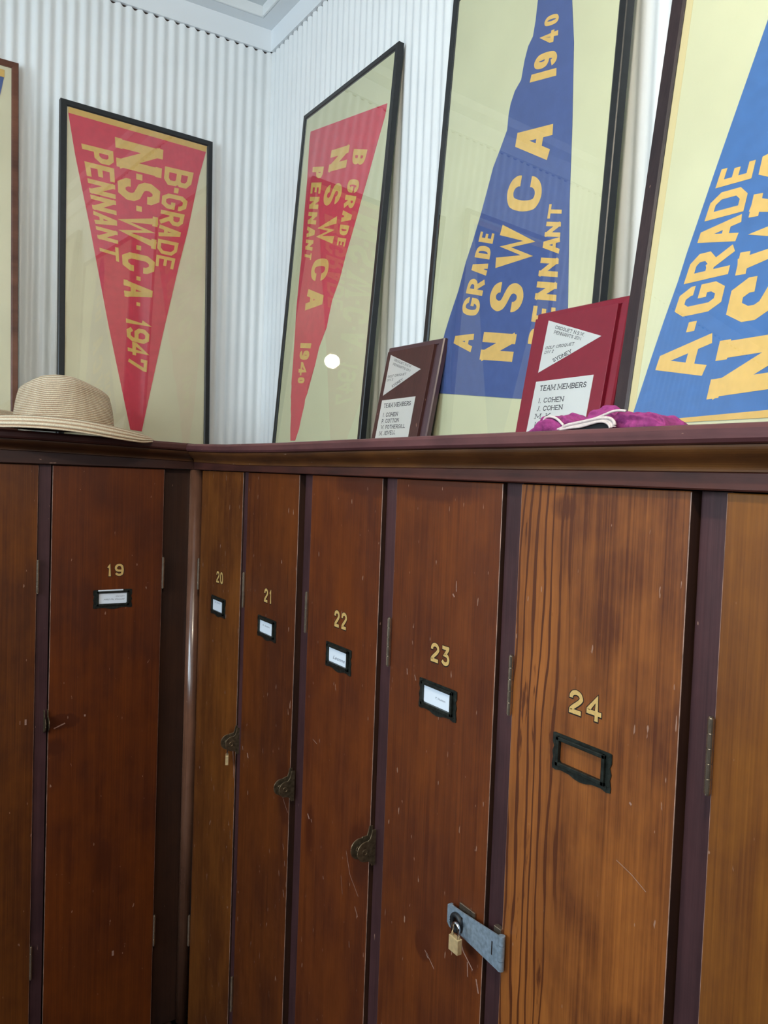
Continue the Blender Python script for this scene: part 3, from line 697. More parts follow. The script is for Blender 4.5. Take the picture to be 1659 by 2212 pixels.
def scratch(bm, P, pts, w):
    pts = [Vector(p) for p in pts]
    for q in ribbon(pts, w, False):
        try: bm.faces.new([bm.verts.new(P(p.x, p.y, .0003)) for p in q])
        except ValueError: pass
M['scar'] = plain('bare_wood_scar', (.36, .20, .15), .7, noise=.3, nscale=500)

M['worn_highlight'] = plain('worn_edge_highlight', (.34, .20, .15), .5, noise=.6, nscale=60)  # pale door bevels: edge highlight painted in, together with scuffed varnish
SMU = {19: ((-.315, .990, .045, .018, .9), (-.330, .93, .03, .02, .5), (-.20, 1.52, .07, .05, .25), (-.21, .62, .02, .06, .35)), 20: ((-.295, .985, .03, .03, .6),), 21: ((-.57, .97, .04, .06, .5),),
       22: ((-.87, .97, .04, .06, .6), (-.86, 1.585, .12, .02, .6), (-.68, .93, .02, .05, .5)), 23: ((-1.05, 1.585, .13, .022, .7), (-1.055, .905, .02, .02, .9), (-1.172, .945, .012, .02, .6)),
       24: ((-1.40, 1.50, .05, .03, .18), (-1.37, 1.43, .03, .05, .2), (-1.36, 1.36, .03, .03, .2), (-1.44, .99, .03, .04, .35), (-1.30, 1.57, .02, .015, .4)), 21.5: ()}
lockers = {}
for n, (P, s0, s1) in doors.items():
    # casing limits: half way across the strips either side
    lk = root('wooden_locker', P((s0 + s1) / 2, 0, -.15), desc[n], 'locker', 'numbered wooden lockers along the two walls')
    lockers[n] = lk
    sg = -1 if P is L else 1
    if P is R: lo, hi = s0 - .001, NX[n] - .002
    else: lo, hi = {19: .022, 18: .3434, 17: .629}[n] + .002, s1 + .001
    bm = bmesh.new(); box(bm, P, lo + .0004, hi - .0004, .0, ZF - .0006, -.285, -.036)
    obj('locker_body', bm, M['inside'], lk)
    bm = bmesh.new()
    box(bm, P, lo + .0004, hi - .0004, .0, ZB - .002, -.036, .006, .002)
    obj('plinth', bm, M['stile_dark'], lk)
    # door
    lt, dk, fg = tone[n]
    lt = (lt[0] * 1.0, lt[1] * .88, lt[2] * .62); dk = (dk[0], dk[1] * .85, dk[2] * .7)
    wm = wood('door_timber_%d' % n, lt, dk, seed=n * 3.1, figure=fg, figband=(-1.330, -1.285) if fg else ('left' if P is L else None), specks=2. if n in (20, 21, 23, 22) else .8, blotch=.5,
              smudges=SMU.get(n, ()), gain={24: .84, 25: .74, 20: .78, 22: .74, 23: .76, 19: .66, 18: .68}.get(n, .68))
    bm = bmesh.new(); box(bm, P, s0, s1, ZB, ZF - .0016, -.020, 0., .0013, 2)
    door = obj('locker_door', bm, [wm, M['stile_dark'], M['worn_highlight']], lk)
    for p in door.data.polygons:       # narrow edges of the door take the dark brown material
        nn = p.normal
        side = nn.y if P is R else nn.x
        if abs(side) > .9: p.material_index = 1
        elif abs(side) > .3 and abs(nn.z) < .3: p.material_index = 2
    # strip (face-frame stile) towards the viewer side of each door
    rc = recess[n]
    bm = bmesh.new()
    if P is R:
        nx = NX[n]
        box(bm, P, s1 + .0012, nx - .0022, ZB, ZF - .0006, -.036, -rc, .0008)
        obj('stile', bm, M['stile'], lk)
    else:
        if n == 19:
            box(bm, P, .0125, s0 - .0025, ZB, ZF - .0006, -.036, -.012, .0008); obj('stile', bm, M['stile_dark'], lk)
        else:
            pv = {18: .3434, 17: .629}[n]
            box(bm, P, pv + .0022, s0 - .0012, ZB, ZF - .0006, -.036, -rc, .0008); obj('stile', bm, M['stile'], lk)
    # hinges
    hs = (s0 - .0015) if True else s1
    for z0, z1 in ((1.2993, 1.3749), (.3816, .4597)):
        bm = bmesh.new(); r = .0035; nk = 5
        for i in range(nk):
            za = z0 + (z1 - z0) * i / nk; zb = z0 + (z1 - z0) * (i + 1) / nk
            cyl(bm, P(hs, za + .0004, .0028), P(hs, zb - .0004, .0028), r, 14)
        cyl(bm, P(hs, z0 - .0015, .0028), P(hs, z1 + .0015, .0028), r * .72, 12)
        obj('hinge', bm, M['hinge'], lk)
    # number
    if str(n) in D and D[str(n)]['num']:
        d = D[str(n)]
        num = d['num']; sp = d['sp']; base = (sum(p[0] for p in d['win']) / 4, (d['win'][0][1] + d['win'][2][1]) / 2 - .0011)
    else:
        d = None; sp = ((0, .46), (.56, 1)); c = (s0 + s1) / 2
        num = [(c - .024 * sg, 1.329), (c - .024 * sg, 1.359), (c + .024 * sg, 1.329), (c + .024 * sg, 1.359)]; base = (c, 1.2775)
    zb = (num[0][1] + num[2][1]) / 2; zt = (num[1][1] + num[3][1]) / 2
    num = [(num[0][0], zb), (num[1][0], zt), (num[2][0], zb), (num[3][0], zt)]
    F = lambda a, b, o: P(a, b, o)
    bm = bmesh.new(); write(bm, str(n), num, sp, 'd', F, .00025, .185, extra=.0013, shift=(-.0002, -.0004))
    me_o = obj('number_outline', bm, M['outline'], door)
    bm = bmesh.new(); write(bm, str(n), num, sp, 'd', F, .00045, .185)
    obj('locker_number', bm, M['goldleaf'], door, label='gold painted number %d' % n)
    h, hf = holder(P, base, lk, {19: 'tall', 20: 1, 21: 1, 22: 1, 23: 1}.get(n))
    ux = hf(1, 0, 0) - hf(0, 0, 0); uz = Vector((0, 0, 1))
    if n == 19:
        typed('handwriting', 'MRS Mc Donald', .0050, hf(-.022, -.0035, .0014), ux, uz, M['ink'], h, .35, fit=.050)
        typed('handwriting', 'Carolyn', .0042, hf(.006, .0042, .0014), ux, uz, M['ink'], h, .45, fit=.022)
    if n == 20: typed('handwriting', 'S. Cox', .0042, hf(-.022, .0065, .0014), ux, uz, M['ink'], h, .4, fit=.036)
    if n == 21: typed('typed_name', 'K. Scottie', .0046, hf(-.018, .0028, .0014), ux, uz, M['ink'], h, 0., fit=.034)
    if n == 22: typed('handwriting', 'Leanne', .0090, hf(-.019, -.0048, .0014), ux, uz, M['ink'], h, .3, fit=.044)
    if n == 23: typed('typed_name', 'P. Hutton', .0044, hf(-.004, -.0005, .0014), ux, uz, M['ink'], h, 0., fit=.024)

# round corner bead between the two banks
bm = bmesh.new(); cyl(bm, (.003, .003, ZB), (.003, .003, ZF - .0005), .0178, 32)
cp = obj('corner_bead', bm, M['post'], smooth=False)
for p in cp.data.polygons: p.use_smooth = len(p.vertices) == 4
tag(cp, 'slim rounded vertical wooden bead in the inner corner between lockers 19 and 20', 'moulding')

# lug catches: two plates, door and strip
for n, s, zc, R_ in ((20, .3120, .9925, .0165), (21, .5925, .987, .0155), (22, .8952, .9895, .0170)):
    lug(lockers[n], s + .001, zc, R_, .0190, 'door_lug'); lug(lockers[n], s + .0110, zc - .0025, R_ * .96, .0130, 'frame_lug')
# the same catch on locker 19, seen face to face
for q in (0, 1):
    bm = bmesh.new(); s = .3434 + (.0008 if q == 0 else .0085); z0 = .990
    pts = []
    for i in range(17):
        a = math.radians(95 - 190 * i / 16); pts.append((.008 + .0155 * math.cos(a), z0 + .0155 * math.sin(a)))
    pts = [(-.004, z0 + .032), (.003, z0 + .030), (.005, z0 + .020)] + pts + [(.004, z0 - .019), (-.004, z0 - .022)]
    prism(bm, pts, lambda o, z: L(s - .0011, z, o), lambda o, z: L(s + .0011, z, o))
    tube(bm, [L(s, z, o) for o, z in pts[1:-1]], .0013, 6)
    obj('door_lug' if q == 0 else 'frame_lug', bm, M['oldbrass'], lockers[19])

# small padlock on locker 20, seen edge on
pl = root('padlock', R(.3175, .942, .0235), 'tiny brass padlock seen edge on, hanging from the lug catch of locker 20', 'padlock')
bm = bmesh.new(); AX = Vector((.40, .917, 0)); AT = Vector((-.917, .40, 0)); PC = R(.3140, 0, .0205)
box(bm, lambda a, z, o: PC + AX * o + AT * a + Vector((0, 0, .9425 + z)), -.0034, .0034, 0, .0215, -.009, .009, .0008)
obj('lock_body', bm, M['brass'], pl)
bm = bmesh.new()
AR = lambda a, z: PC + AX * a + Vector((0, 0, z))
arc = [AR(.006, .963)] + [AR(.006 * math.cos(PI * i / 12), .979 + .006 * math.sin(PI * i / 12)) for i in range(13)] + [AR(-.006, .963)]
tube(bm, arc, .0016, 10); obj('shackle', bm, M['steel'], pl, smooth=True)

# galvanised hasp on locker 23
lk = lockers[23]
def HA(a, b, o): return R(1.1290 + a, .9975 + b, o)
bm = bmesh.new(); zt, zb = .0095, -.0230
out = [(0, zb + .001), (.0, zt - .004), (.004, zt), (.085, zt + .004), (.1065, zt + .006), (.1065, zb - .006), (.085, zb - .003), (.004, zb)]
slot = (.016, .024)
prism(bm, [(-.001, zb + .003), (-.001, zt - .003), (.003, zt), (.012, zt), (.012, zb), (.003, zb)], lambda a, b: HA(a, b, .0105), lambda a, b: HA(a, b, .0125))
prism(bm, [(.032, zb), (.032, zt + .0008), (.1065, zt + .0065), (.1065, zb - .0065)], lambda a, b: HA(a, b, .0105), lambda a, b: HA(a, b, .0125))
prism(bm, [(.012, .0035), (.012, zt), (.032, zt + .0008), (.032, .0035)], lambda a, b: HA(a, b, .0105), lambda a, b: HA(a, b, .0125))
prism(bm, [(.012, zb), (.012, -.019), (.032, -.019), (.032, zb)], lambda a, b: HA(a, b, .0105), lambda a, b: HA(a, b, .0125))
box(bm, HA, -.0035, .0, zb + .003, zt - .003, .004, .0122, .0008)
hasp = obj('hasp', bm, M['galv'], lk)
bm = bmesh.new()
for z0, z1 in ((zt + .0066, .004), (.0034, -.0165), (-.0171, zb - .0066)): cyl(bm, HA(.1085, z0, .0085), HA(.1085, z1, .0085), .0045, 16)
obj('hasp_knuckle', bm, M['galv'], hasp)
bm = bmesh.new(); box(bm, HA, .0935, .0955, -.015, .003, .0124, .0128); obj('hasp_slot', bm, M['outline'], hasp)
bm = bmesh.new(); box(bm, HA, .012, .046, -.006, zt + .0045, .0005, .0035, .0006); obj('staple_plate', bm, M['hinge'], lk)
bm = bmesh.new(); box(bm, HA, .086, .100, -.010, zt + .0085, -.004, .0035, .0006); obj('hasp_leaf', bm, M['hinge'], lk)
bm = bmesh.new(); ring = [HA(.022, -.0075 + .0095 * math.cos(2 * PI * i / 24), .0125 + .010 * abs(math.sin(PI * i / 24)) ) for i in range(24)]
tube(bm, [HA(.0215 + .0098 * math.cos(2 * PI * i / 24), -.0078 + .0105 * math.sin(2 * PI * i / 24), .0150) for i in range(24)], .0036, 10, True, 1.)
obj('staple_collar', bm, M['rubber'], lk, smooth=True)
pl = root('padlock', HA(.034, -.036, .026), 'brass padlock with bright steel shackle hanging from the galvanised hasp on locker 23', 'padlock')
bm = bmesh.new(); box(bm, lambda a, z, o: HA(.0350 + a, -.0385 + z, .026 + o), -.0100, .0100, 0, .021, -.0040, .0040, .0008); obj('lock_body', bm, M['brass'], pl)
bm = bmesh.new()
arc = [HA(.0350 + .0068, -.018, .026)] + [HA(.0350 + .0068 * math.cos(PI * i / 14), -.0065 + .0075 * math.sin(PI * i / 14), .026) for i in range(15)] + [HA(.0350 - .0068, -.018, .026)]
tube(bm, arc, .0020, 10); obj('shackle', bm, M['steel'], pl, smooth=True)

# scars and scratches on the doors
SC = {23: [([(1.060, .900), (1.072, .893), (1.085, .884)], .0018), ([(1.065, .897), (1.070, .893)], .005), ([(1.160, .935), (1.162, .915)], .002), ([(1.139, .965), (1.150, .945), (1.172, .930)], .0025),
           ([(1.180, .922), (1.186, .905)], .003), ([(1.100, 1.455), (1.101, 1.440)], .0018), ([(1.093, 1.436), (1.097, 1.432)], .003), ([(.985, 1.305), (.986, 1.296)], .002), ([(1.006, 1.3), (1.010, 1.292)], .002)],
      22: [([(.672, .960), (.679, .952)], .004), ([(.686, .955), (.69, .95)], .0022), ([(.683, 1.105), (.70, 1.101)], .0014), ([(.74, .87), (.742, .865)], .002), ([(.84, .80), (.842, .79)], .0015), ([(.820, .950), (.835, .915), (.865, .890)], .0012), ([(.855, .868), (.866, .855)], .0022), ([(.805, .90), (.812, .87)], .0010)],
      21: [([(.57, .86), (.574, .85)], .0018), ([(.555, .80), (.558, .79)], .0015), ([(.58, .83), (.582, .82)], .0015), ([(.577, .77), (.583, .757)], .002), ([(.46, 1.02), (.461, 1.01)], .0012), ([(.352, .992), (.354, .984)], .003), ([(.560, .955), (.575, .940), (.588, .930)], .0012), ([(.380, .985), (.384, .975)], .005)],
      20: [([(.255, .70), (.256, .69)], .0015), ([(.278, .86), (.279, .845)], .0012), ([(.295, .78), (.296, .76)], .0015), ([(.15, 1.19), (.153, 1.186)], .003), ([(.296, .972), (.299, .955), (.303, .940)], .0045), ([(.304, .94), (.306, .905)], .003), ([(.17, .27), (.19, .255)], .0015)],
      19: [([(.330, .975), (.305, .985)], .0035), ([(.262, .998), (.258, .998)], .006), ([(.181, .395), (.181, .382)], .006)],
      24: [([(1.410, 1.185), (1.432, 1.178), (1.452, 1.168)], .0012), ([(1.424, 1.255), (1.427, 1.253)], .003)],
      18: [([(.392, 1.005), (.392, .992)], .005), ([(.404, 1.003), (.404, .994)], .0015)]}
for n, ss in SC.items():
    P = doors[n][0]
    for pts, w in ss:
      bm = bmesh.new(); scratch(bm, P, pts, w * .85)
      obj('scratch_mark', bm, M['scar'], [o for o in lockers[n].children if o.name.startswith('locker_door')][0])

# ------------------------------------------------------------------ framed pennants
FR = DATA['fr']; PEN = DATA['pen']; TX = DATA['T']
def plane(k):
    d = FR[k]; o, e, u, n = [Vector(d[q]) for q in 'oeun']
    return (lambda a, b, h=0.: o + e * a + u * b + n * h), d['w'], d['h']
def flat(bm, F, pts, h0, h1):
    prism(bm, pts, lambda a, b: F(a, b, h0), lambda a, b: F(a, b, h1))
HEXF = lambda bm, F, a0, a1, b0, b1, h0, h1, bev=0., mat=0: hexa(bm, [F(a0, b0, h0), F(a1, b0, h0), F(a1, b1, h0), F(a0, b1, h0), F(a0, b0, h1), F(a1, b0, h1), F(a1, b1, h1), F(a0, b1, h1)], bev, 2, mat)
def picture(k, label, border, thick, fmat, paper, pmat, pname, lines, ratio, hem=None, W=None, H=None, pen=None, lab_p=None, b0=0., bb=None):
    bb = bb or border
    F, w, h = plane(k); w = W or w; h = H or h
    rt = root('framed_pennant', F(w / 2, 0, -thick / 2), label, 'framed pennant', 'framed sports pennants leaning on the locker shelves')
    bm = bmesh.new()
    prof = [(0, -thick), (0, -.0015), (.0015, 0), (border - .0035, 0), (border, -.002), (border, -thick)]
    cs = ((0, b0, 1, bb / border), (w, b0, -1, bb / border), (w, h, -1, -1), (0, h, 1, -1)); rings = []
    for cx, cy, sx, sy in cs: rings.append([bm.verts.new(F(cx + sx * d, cy + sy * d, z)) for d, z in prof])
    for i in range(4):
        A, B = rings[i], rings[(i + 1) % 4]; m = len(prof)
        for j in range(m): bm.faces.new((A[j], A[(j + 1) % m], B[(j + 1) % m], B[j]))
    obj('frame', bm, fmat, rt)
    bm = bmesh.new(); HEXF(bm, F, border - .003, w - border + .003, b0 + bb - .003, h - border + .003, -.0042, -.0100); obj('backing_paper', bm, paper, rt)
    bm = bmesh.new(); HEXF(bm, F, border - .0005, w - border + .0005, b0 + bb - .0005, h - border + .0005, -.0014, -.0018); obj('glass_pane', bm, M['glass'], rt)
    bm = bmesh.new(); flat(bm, F, pen or PEN[k], -.0041, -.0032); pn = obj('pennant', bm, pmat, rt, label=lab_p)
    if hem:
        bm = bmesh.new(); flat(bm, F, hem, -.0040, -.0029); obj('hem', bm, M['hem'], pn)
    if k == 'f4':
        bm = bmesh.new(); flat(bm, F, [(.0236, .03), (.0345, .03), (.0355, .5), (.0325, h - .03), (.0236, h - .03)], -.00415, -.0038); obj('unfaded_margin', bm, M['margin'], rt)
    for kk, s, q, sp, st in TX:
        if kk != k: continue
        bm = bmesh.new(); write(bm, s, q, sp, st, lambda a, b, hh: F(a, b, -.0029 + hh), 0., ratio.get(s, .20))
        obj('lettering', bm, M['gold'], pn)
    return rt
bl = .0165
picture('f1', 'black framed red pennant lettered 1947 in yellow, left of the room corner', .0165, .016, M['black'], M['cream2'], M['red'], 'pennant', None, {'N.S.W.C.A.1947': .18, 'B-GRADE': .17, 'PENNANT': .17}, hem=PEN['f1hem'], b0=.004, bb=.006)
picture('f2', 'black framed red pennant lettered 1940, first frame right of the room corner', .0150, .015, M['black'], M['cream'], M['red'], 'pennant', None, {'NSWCA': .19, '1940': .21, 'BGRADE': .2, 'PENNANT': .2})
f3p = PEN['f3'][:-1] + [[.345, .80], [.31, .885], [.285, .885], [.268, .83]]
picture('f3', 'tall black framed navy pennant with its tip upwards, standing behind the two plaques', .0175, .016, M['black'], M['cream'], M['blue'], 'pennant', None, {'NSWCA': .185, '1940': .19, 'AGRADE': .185, 'PENNANT': .19}, pen=f3p)
f4p = PEN['f4'][::-1] + [[.20, .74], [.245, .93], [.26, .93], [.42, .43], [.478, .0245], [.0266 + .075, .0205], [.0225, .0205]]
picture('f4', 'brown-black framed royal blue pennant reading A-GRADE at the photo right edge', .0235, .018, M['brownblack'], M['cream'], M['blue2'], 'pennant', None, {'A-GRADE': .18, 'NSWC': .17}, pen=f4p,
        hem=[[.025, .0190], [.475, .0240], [.475, .0420], [.2274, .0300], [.1006, .0250], [.025, .0240]], bb=.012)
picture('f0', 'pennant frame of rippled reddish-brown wood cut off by the left edge of the photo', .0165, .016, M['ripple'], M['cream2'], M['blue'], 'pennant', None, {}, pen=[(.030, .905), (.366, .905), (.215, .10), (.19, .10)],
        hem=[(.028, .905), (.367, .9055), (.367, .9245), (.028, .9245)], b0=.015)

# ------------------------------------------------------------------ plaques
def plaque(k, label, face, edge, u0, u1, tri, plate, back=-.012):
    F, w, h = plane(k)
    rt = root('award_plaque', F(w / 2, 0, -.008), label, 'plaque', 'award plaques leaning on the shelf')
    bm = bmesh.new()
    rings = []
    for d, z in ((0, back), (0, -.003), (.002, -.0005), (.0115, .0012), (.0125, -.0005), (.0145, -.0005), (.0165, .0)):
        rings.append([bm.verts.new(F(a, b, z)) for a, b in ((d, d), (w - d, d), (w - d, h - d), (d, h - d))])
    for A, B in zip(rings, rings[1:]):
        for i in range(4): bm.faces.new((A[i], A[(i + 1) % 4], B[(i + 1) % 4], B[i]))
    bm.faces.new(rings[0]); bm.faces.new(rings[-1])
    obj('plaque_board', bm, edge, rt)
    bm = bmesh.new(); HEXF(bm, F, u0, u1, .012, h - .0125, -.001, .0070, .0008); obj('plaque_face', bm, face, rt)
    bm = bmesh.new(); flat(bm, F, tri, .0070, .0076); a = obj('triangular_plate', bm, M['silver'], rt)
    bm = bmesh.new(); flat(bm, F, plate, .0070, .0076); b = obj('name_plate', bm, M['silver'], rt)
    i = 0
    for kk, s, q, sp, st in TX:
        if kk != k: continue
        bm = bmesh.new(); write(bm, s, q, sp, st, lambda x, y, hh: F(x, y, .0077 + hh), 0., .150)
        team = s.startswith('TEAM') or (len(s) > 1 and s[1] == '.' and s[0] in 'IPWMJ') or s == 'L'
        obj('engraving', bm, M['inkblack'], b if team else a)
plaque('p1', 'small dark brown wooden plaque with silver plates in front of the red 1940 pennant frame', M['plaque'], M['plaqueedge'], .0105, .1700,
       [(.0242, .1943), (.1418, .1535), (.0241, .1065)], [(.0245, .0964), (.1412, .0982), (.1424, .0130), (.0258, .0130)])
plaque('p2', 'glossy crimson wooden plaque with silver plates standing behind the pink gloves', M['crimson'], M['crimson'], .006, .1800,
       [(.0383, .1999), (.1589, .1591), (.0357, .1138)], [(.0347, .0991), (.1567, .1004), (.1560, .0130), (.0327, .0130)], -.0055)

# ------------------------------------------------------------------ straw hat
def hat():
    cx, cy, zb = -.312, .040, 1.6795
    rt = root('straw_hat', (cx, cy, 1.664), 'natural straw hat with a dented crown resting on the left locker shelf', 'hat')
    NA = 96
    def brim_z(a, f):   # a angle (0=+x, -90=towards the viewer), f 0..1 from crown to edge
        c, s = math.cos(a), math.sin(a)
        front = max(-s, 0); back = max(s, 0); left = max(-c, 0); right = max(c, 0)
        z = .002 * f
        z += f ** 1.4 * (.020 * front ** 1.2 * (1 - .9 * right) - .013 * right ** 1.5 * (1 - .2 * front) + .070 * back ** 1.5 * (.15 + .85 * left) + .016 * left)
        z += .0012 * math.sin(3 * a + 1) * f
        z -= .031 * max(0, (f - .86) / .14) ** 1.3 * min(1, max(0, .25 + 1.1 * front)) * (1 - .65 * right ** 2) * (1 - back)
        return z
    def crown(a, t):    # t 0 at the base, 1 at the tip
        c, s = math.cos(a), math.sin(a)
        R0x, R0y = .112, .092
        prof = (1 - .16 * t ** 2.2) if t < .78 else (1 - .16 * .78 ** 2.2) * math.cos((t - .78) / .22 * PI / 2 * .995) ** .62
        z = .118 * (t if t < .78 else .78 + .22 * math.sin((t - .78) / .22 * PI / 2))
        return prof * R0x * c, prof * R0y * s, z
    bm = bmesh.new(); lay = bm.verts.layers.float.new('braid'); rings = []
    NB = 22
    for j in range(NB, -1, -1):
        f = j / NB; ring = []
        for i in range(NA):
            a = 2 * PI * i / NA; c, s = math.cos(a), math.sin(a)
            bx = .112 + (.098 - .0 * c) * f; by = .092 + (.082 if s < 0 else .056) * f
            v = bm.verts.new((cx + bx * c, cy + by * s, zb + brim_z(a, f))); v[lay] = f * 24; ring.append(v)
        rings.append(ring)
    NT = 40
    for j in range(1, NT + 1):
        t = j / NT; ring = []
        for i in range(NA):
            a = 2 * PI * i / NA; x, y, z = crown(a, t)
            # tall to the left of centre, sloping down to the right, dents at the sides of the top
            hz = z * (1 + .07 * math.exp(-((x + .025) / .060) ** 2) - .15 * max(0, (x - .0) / .10) ** 1.4 - .10 * max(0, -(x + .055) / .045))
            dent = .014 * math.exp(-((x - .0) / .07) ** 2 - ((y) / .018) ** 2) * max(0, (t - .7) / .3)
            pinch = .012 * math.exp(-((z - .09) / .03) ** 2) * math.exp(-((x - .055) / .035) ** 2) * (1 if y < 0 else -1)
            v = bm.verts.new((cx + x, cy + y + pinch, zb + hz - dent)); v[lay] = (24 + z / .0042); ring.append(v)
        rings.append(ring)
    for A, B in zip(rings, rings[1:]):
        for i in range(NA): bm.faces.new((A[i], A[(i + 1) % NA], B[(i + 1) % NA], B[i]))
    bm.faces.new(rings[-1])
    nb = NB + 1
    brim_faces = [f for f in bm.faces if all(v[lay] <= 24.01 for v in f.verts)]
    bc = bmesh.new(); lc = bc.verts.layers.float.new('braid')
    mp = {}
    for f in brim_faces:
        vs = []
        for v in f.verts:
            if v not in mp: mp[v] = bc.verts.new(v.co); mp[v][lc] = v[lay]
            vs.append(mp[v])
        bc.faces.new(vs)
    bmesh.ops.delete(bm, geom=brim_faces, context='FACES')
    o1 = obj('crown', bm, M['straw'], rt, smooth=True); o2 = obj('brim', bc, M['straw'], rt, smooth=True)
    for o in (o1, o2):
        md = o.modifiers.new('thickness', 'SOLIDIFY'); md.thickness = .0022; md.offset = 0
    # rolled brim edge
    bm = bmesh.new(); lay = bm.verts.layers.float.new('braid')
    pts = []
    for i in range(NA):
        a = 2 * PI * i / NA; c, s = math.cos(a), math.sin(a)
        pts.append((cx + .210 * c, cy + (.174 if s < 0 else .148) * s, zb + brim_z(a, 1)))
    tube(bm, pts, .0021, 8, True)
    obj('brim_edge', bm, M['straw'], rt, smooth=True)
hat()

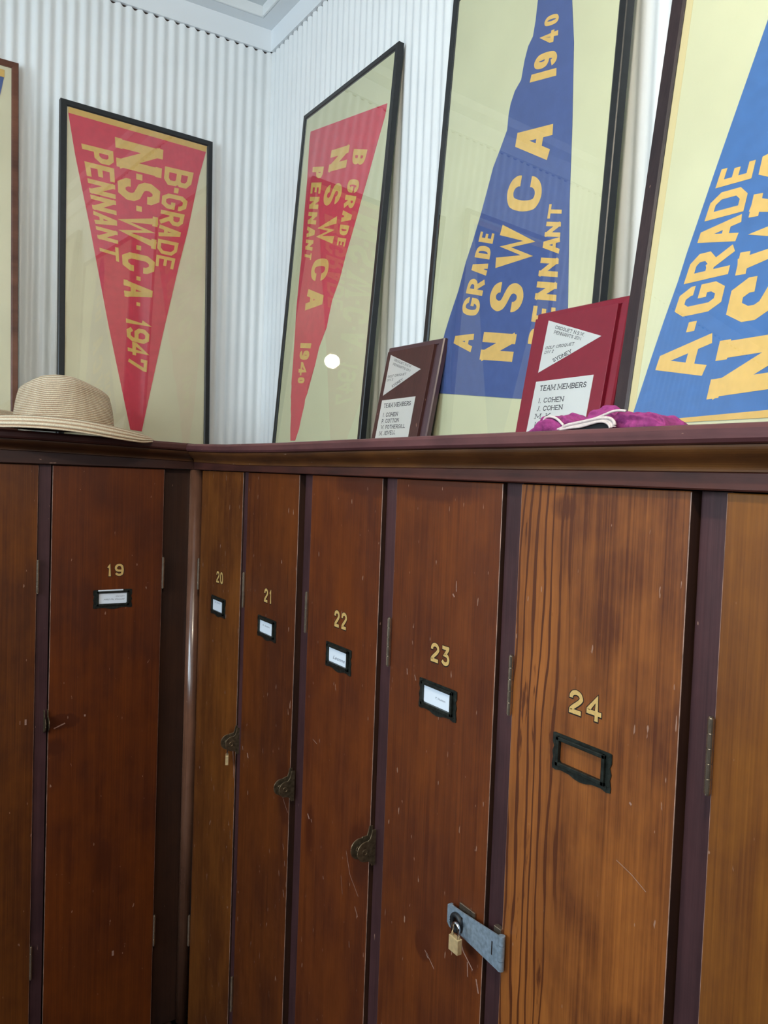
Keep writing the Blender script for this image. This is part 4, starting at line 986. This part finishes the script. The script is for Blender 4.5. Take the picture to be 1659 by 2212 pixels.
# ------------------------------------------------------------------ pink gloves
def gloves():
    rt = root('fleece_gloves', R(1.34, 1.661, .0), 'crumpled magenta fleece gloves with pale piping in front of the crimson plaque', 'gloves')
    import mathutils
    zt = 1.6605
    top = [(1.238, 0), (1.250, .010), (1.262, .0185), (1.278, .0225), (1.292, .0215), (1.306, .017), (1.317, .0125), (1.324, .016), (1.333, .0255), (1.346, .0285), (1.358, .0265), (1.370, .0215), (1.388, .0190), (1.405, .0180), (1.418, .0165), (1.430, .0145), (1.440, .0085), (1.447, 0)]
    def ht(s):
        for (a, p), (b, q) in zip(top, top[1:]):
            if a <= s <= b: t = (s - a) / (b - a); t = t * t * (3 - 2 * t); return p + (q - p) * t
        return 0
    NS, NO = 110, 40; bm = bmesh.new(); g = []
    for i in range(NS + 1):
        s = 1.238 + .209 * i / NS; row = []
        wid = .024 + .007 * math.sin(s * 31)
        for j in range(NO + 1):
            t = j / NO; th = PI * t       # over the top from the front hem to the back
            o = -.022 + wid * math.cos(th) * .9
            k = max(math.sin(th), 0) ** .38
            n = mathutils.noise.noise(Vector((s * 75, th * 1.6, 3))) * .0035 + mathutils.noise.noise(Vector((s * 30, th * 2.5, 9))) * .004
            h = ht(s)
            row.append(bm.verts.new(R(s, zt + h * k + n * k * (h > .004), o + n * 1.4)))
        g.append(row)
    for i in range(NS):
        for j in range(NO): bm.faces.new((g[i][j], g[i + 1][j], g[i + 1][j + 1], g[i][j + 1]))
    bm.faces.new([r[0] for r in g][::-1] + [g[NS][k] for k in range(0, 0)]) if False else None
    body = obj('fleece_body', bm, M['pink'], rt, smooth=True)
    md = body.modifiers.new('thickness', 'SOLIDIFY'); md.thickness = .002; md.offset = -1
    c = lambda x, y, o: R(1.2412 + (x - 130) / 1330 * .2038, 1.6612 + (318 - y) / 226 * .0262 * (1 if x < 900 else 1), o)
    of = .0035
    # left opening
    la = [(290, 225), (298, 185), (335, 162), (395, 168), (450, 195), (500, 245), (528, 272), (480, 296), (420, 306), (365, 312), (322, 282), (296, 250)]
    P3 = [c(x, y, of) for x, y in la]
    bm = bmesh.new(); tube(bm, smooth_path(P3, 2, True), .0016, 8, True); obj('piping', bm, M['trim'], rt, smooth=True)
    bm = bmesh.new(); vs = [bm.verts.new(p) for p in smooth_path([c(310 + (x - 310) * .97, y, of - .0015) for x, y in la], 2, True)]; f = bm.faces.new(vs)
    ex = bmesh.ops.extrude_face_region(bm, geom=[f]); bmesh.ops.translate(bm, verts=[v for v in ex['geom'] if isinstance(v, bmesh.types.BMVert)], vec=(.004, 0, 0))
    obj('cuff_lining', bm, M['lining'], rt)
    # right opening
    lb = [(500, 306), (560, 262), (650, 250), (760, 232), (900, 208), (985, 210), (1030, 235), (1046, 272), (1044, 300)]
    bm = bmesh.new(); tube(bm, smooth_path([c(x, y, of + .002) for x, y in lb], 2), .0019, 8); obj('piping', bm, M['trim'], rt, smooth=True)
    lb2 = [(500, 306), (600, 290), (720, 285), (820, 258), (900, 240), (960, 245), (1000, 275), (1010, 306)]
    bm = bmesh.new(); tube(bm, smooth_path([c(x, y + 3, of + .003) for x, y in lb2], 2), .0015, 8); obj('piping', bm, M['trim'], rt, smooth=True)
    bm = bmesh.new()     # pale band between the two seams
    A = smooth_path([c(x, y, of + .0022) for x, y in [(520, 300), (600, 262), (700, 246), (800, 228), (900, 212), (975, 214), (1020, 240), (1034, 300)]], 2)
    B = smooth_path([c(x, y, of + .0030) for x, y in [(540, 312), (620, 296), (720, 286), (800, 266), (890, 246), (950, 248), (992, 272), (1004, 312)]], 2)
    a = [bm.verts.new(p) for p in A]; b = [bm.verts.new(p) for p in B]
    for i in range(len(a) - 1): bm.faces.new((a[i], a[i + 1], b[i + 1], b[i]))
    o = obj('cuff_band', bm, M['trim'], rt, smooth=True); md = o.modifiers.new('t', 'SOLIDIFY'); md.thickness = .0012
    bm = bmesh.new(); vs = [bm.verts.new(c(x, y, of + .001)) for x, y in [(600, 312), (720, 282), (800, 262), (890, 244), (955, 246), (996, 272), (1008, 312)]]; f = bm.faces.new(vs)
    ex = bmesh.ops.extrude_face_region(bm, geom=[f]); bmesh.ops.translate(bm, verts=[v for v in ex['geom'] if isinstance(v, bmesh.types.BMVert)], vec=(.004, 0, 0))
    obj('cuff_lining', bm, M['lining'], rt)
    bm = bmesh.new(); tube(bm, smooth_path([c(x, y, of - .004 + .006 * (1 - abs(x - 850) / 400)) for x, y in [(560, 268), (700, 236), (850, 214), (940, 176), (1010, 146), (1075, 142), (1120, 152)]], 2), .0015, 8); obj('piping', bm, M['trim'], rt, smooth=True)
gloves()

# ------------------------------------------------------------------ world, camera
w = bpy.data.worlds.new('daylight'); bpy.context.scene.world = w; w.use_nodes = True
bg = w.node_tree.nodes['Background']; bg.inputs[0].default_value = (.70, .87, 1.0, 1); bg.inputs[1].default_value = 1.0
cam = bpy.data.cameras.new('camera'); co = bpy.data.objects.new('camera', cam); COL.objects.link(co)
yaw, pitch, roll, fpx = 0.5624668, -0.0444517, 0.0370373, 1766.7380
cam.sensor_fit = 'VERTICAL'; cam.sensor_height = 36.; cam.lens = fpx / 2212 * 36.; cam.clip_start = .02
f = Vector((math.sin(yaw) * math.cos(pitch), math.cos(yaw) * math.cos(pitch), math.sin(pitch)))
r = Vector((math.cos(yaw), -math.sin(yaw), 0)); u = r.cross(f)
r2 = math.cos(roll) * r + math.sin(roll) * u; u2 = -math.sin(roll) * r + math.cos(roll) * u
co.matrix_world = Matrix(((r2.x, u2.x, -f.x, -0.70268), (r2.y, u2.y, -f.y, -2.01600), (r2.z, u2.z, -f.z, 1.60), (0, 0, 0, 1)))
sc = bpy.context.scene; sc.camera = co
sc.view_settings.view_transform = 'Standard'; sc.view_settings.look = 'None'; sc.view_settings.exposure = 0.2; sc.view_settings.gamma = 1
sc.view_settings.use_curve_mapping = False
sc.cycles.max_bounces = 8; sc.cycles.diffuse_bounces = 5; sc.cycles.glossy_bounces = 4; sc.cycles.transparent_max_bounces = 12
sc.cycles.caustics_reflective = False; sc.cycles.caustics_refractive = False; sc.cycles.sample_clamp_indirect = 0.
sc.cycles.use_denoising = True
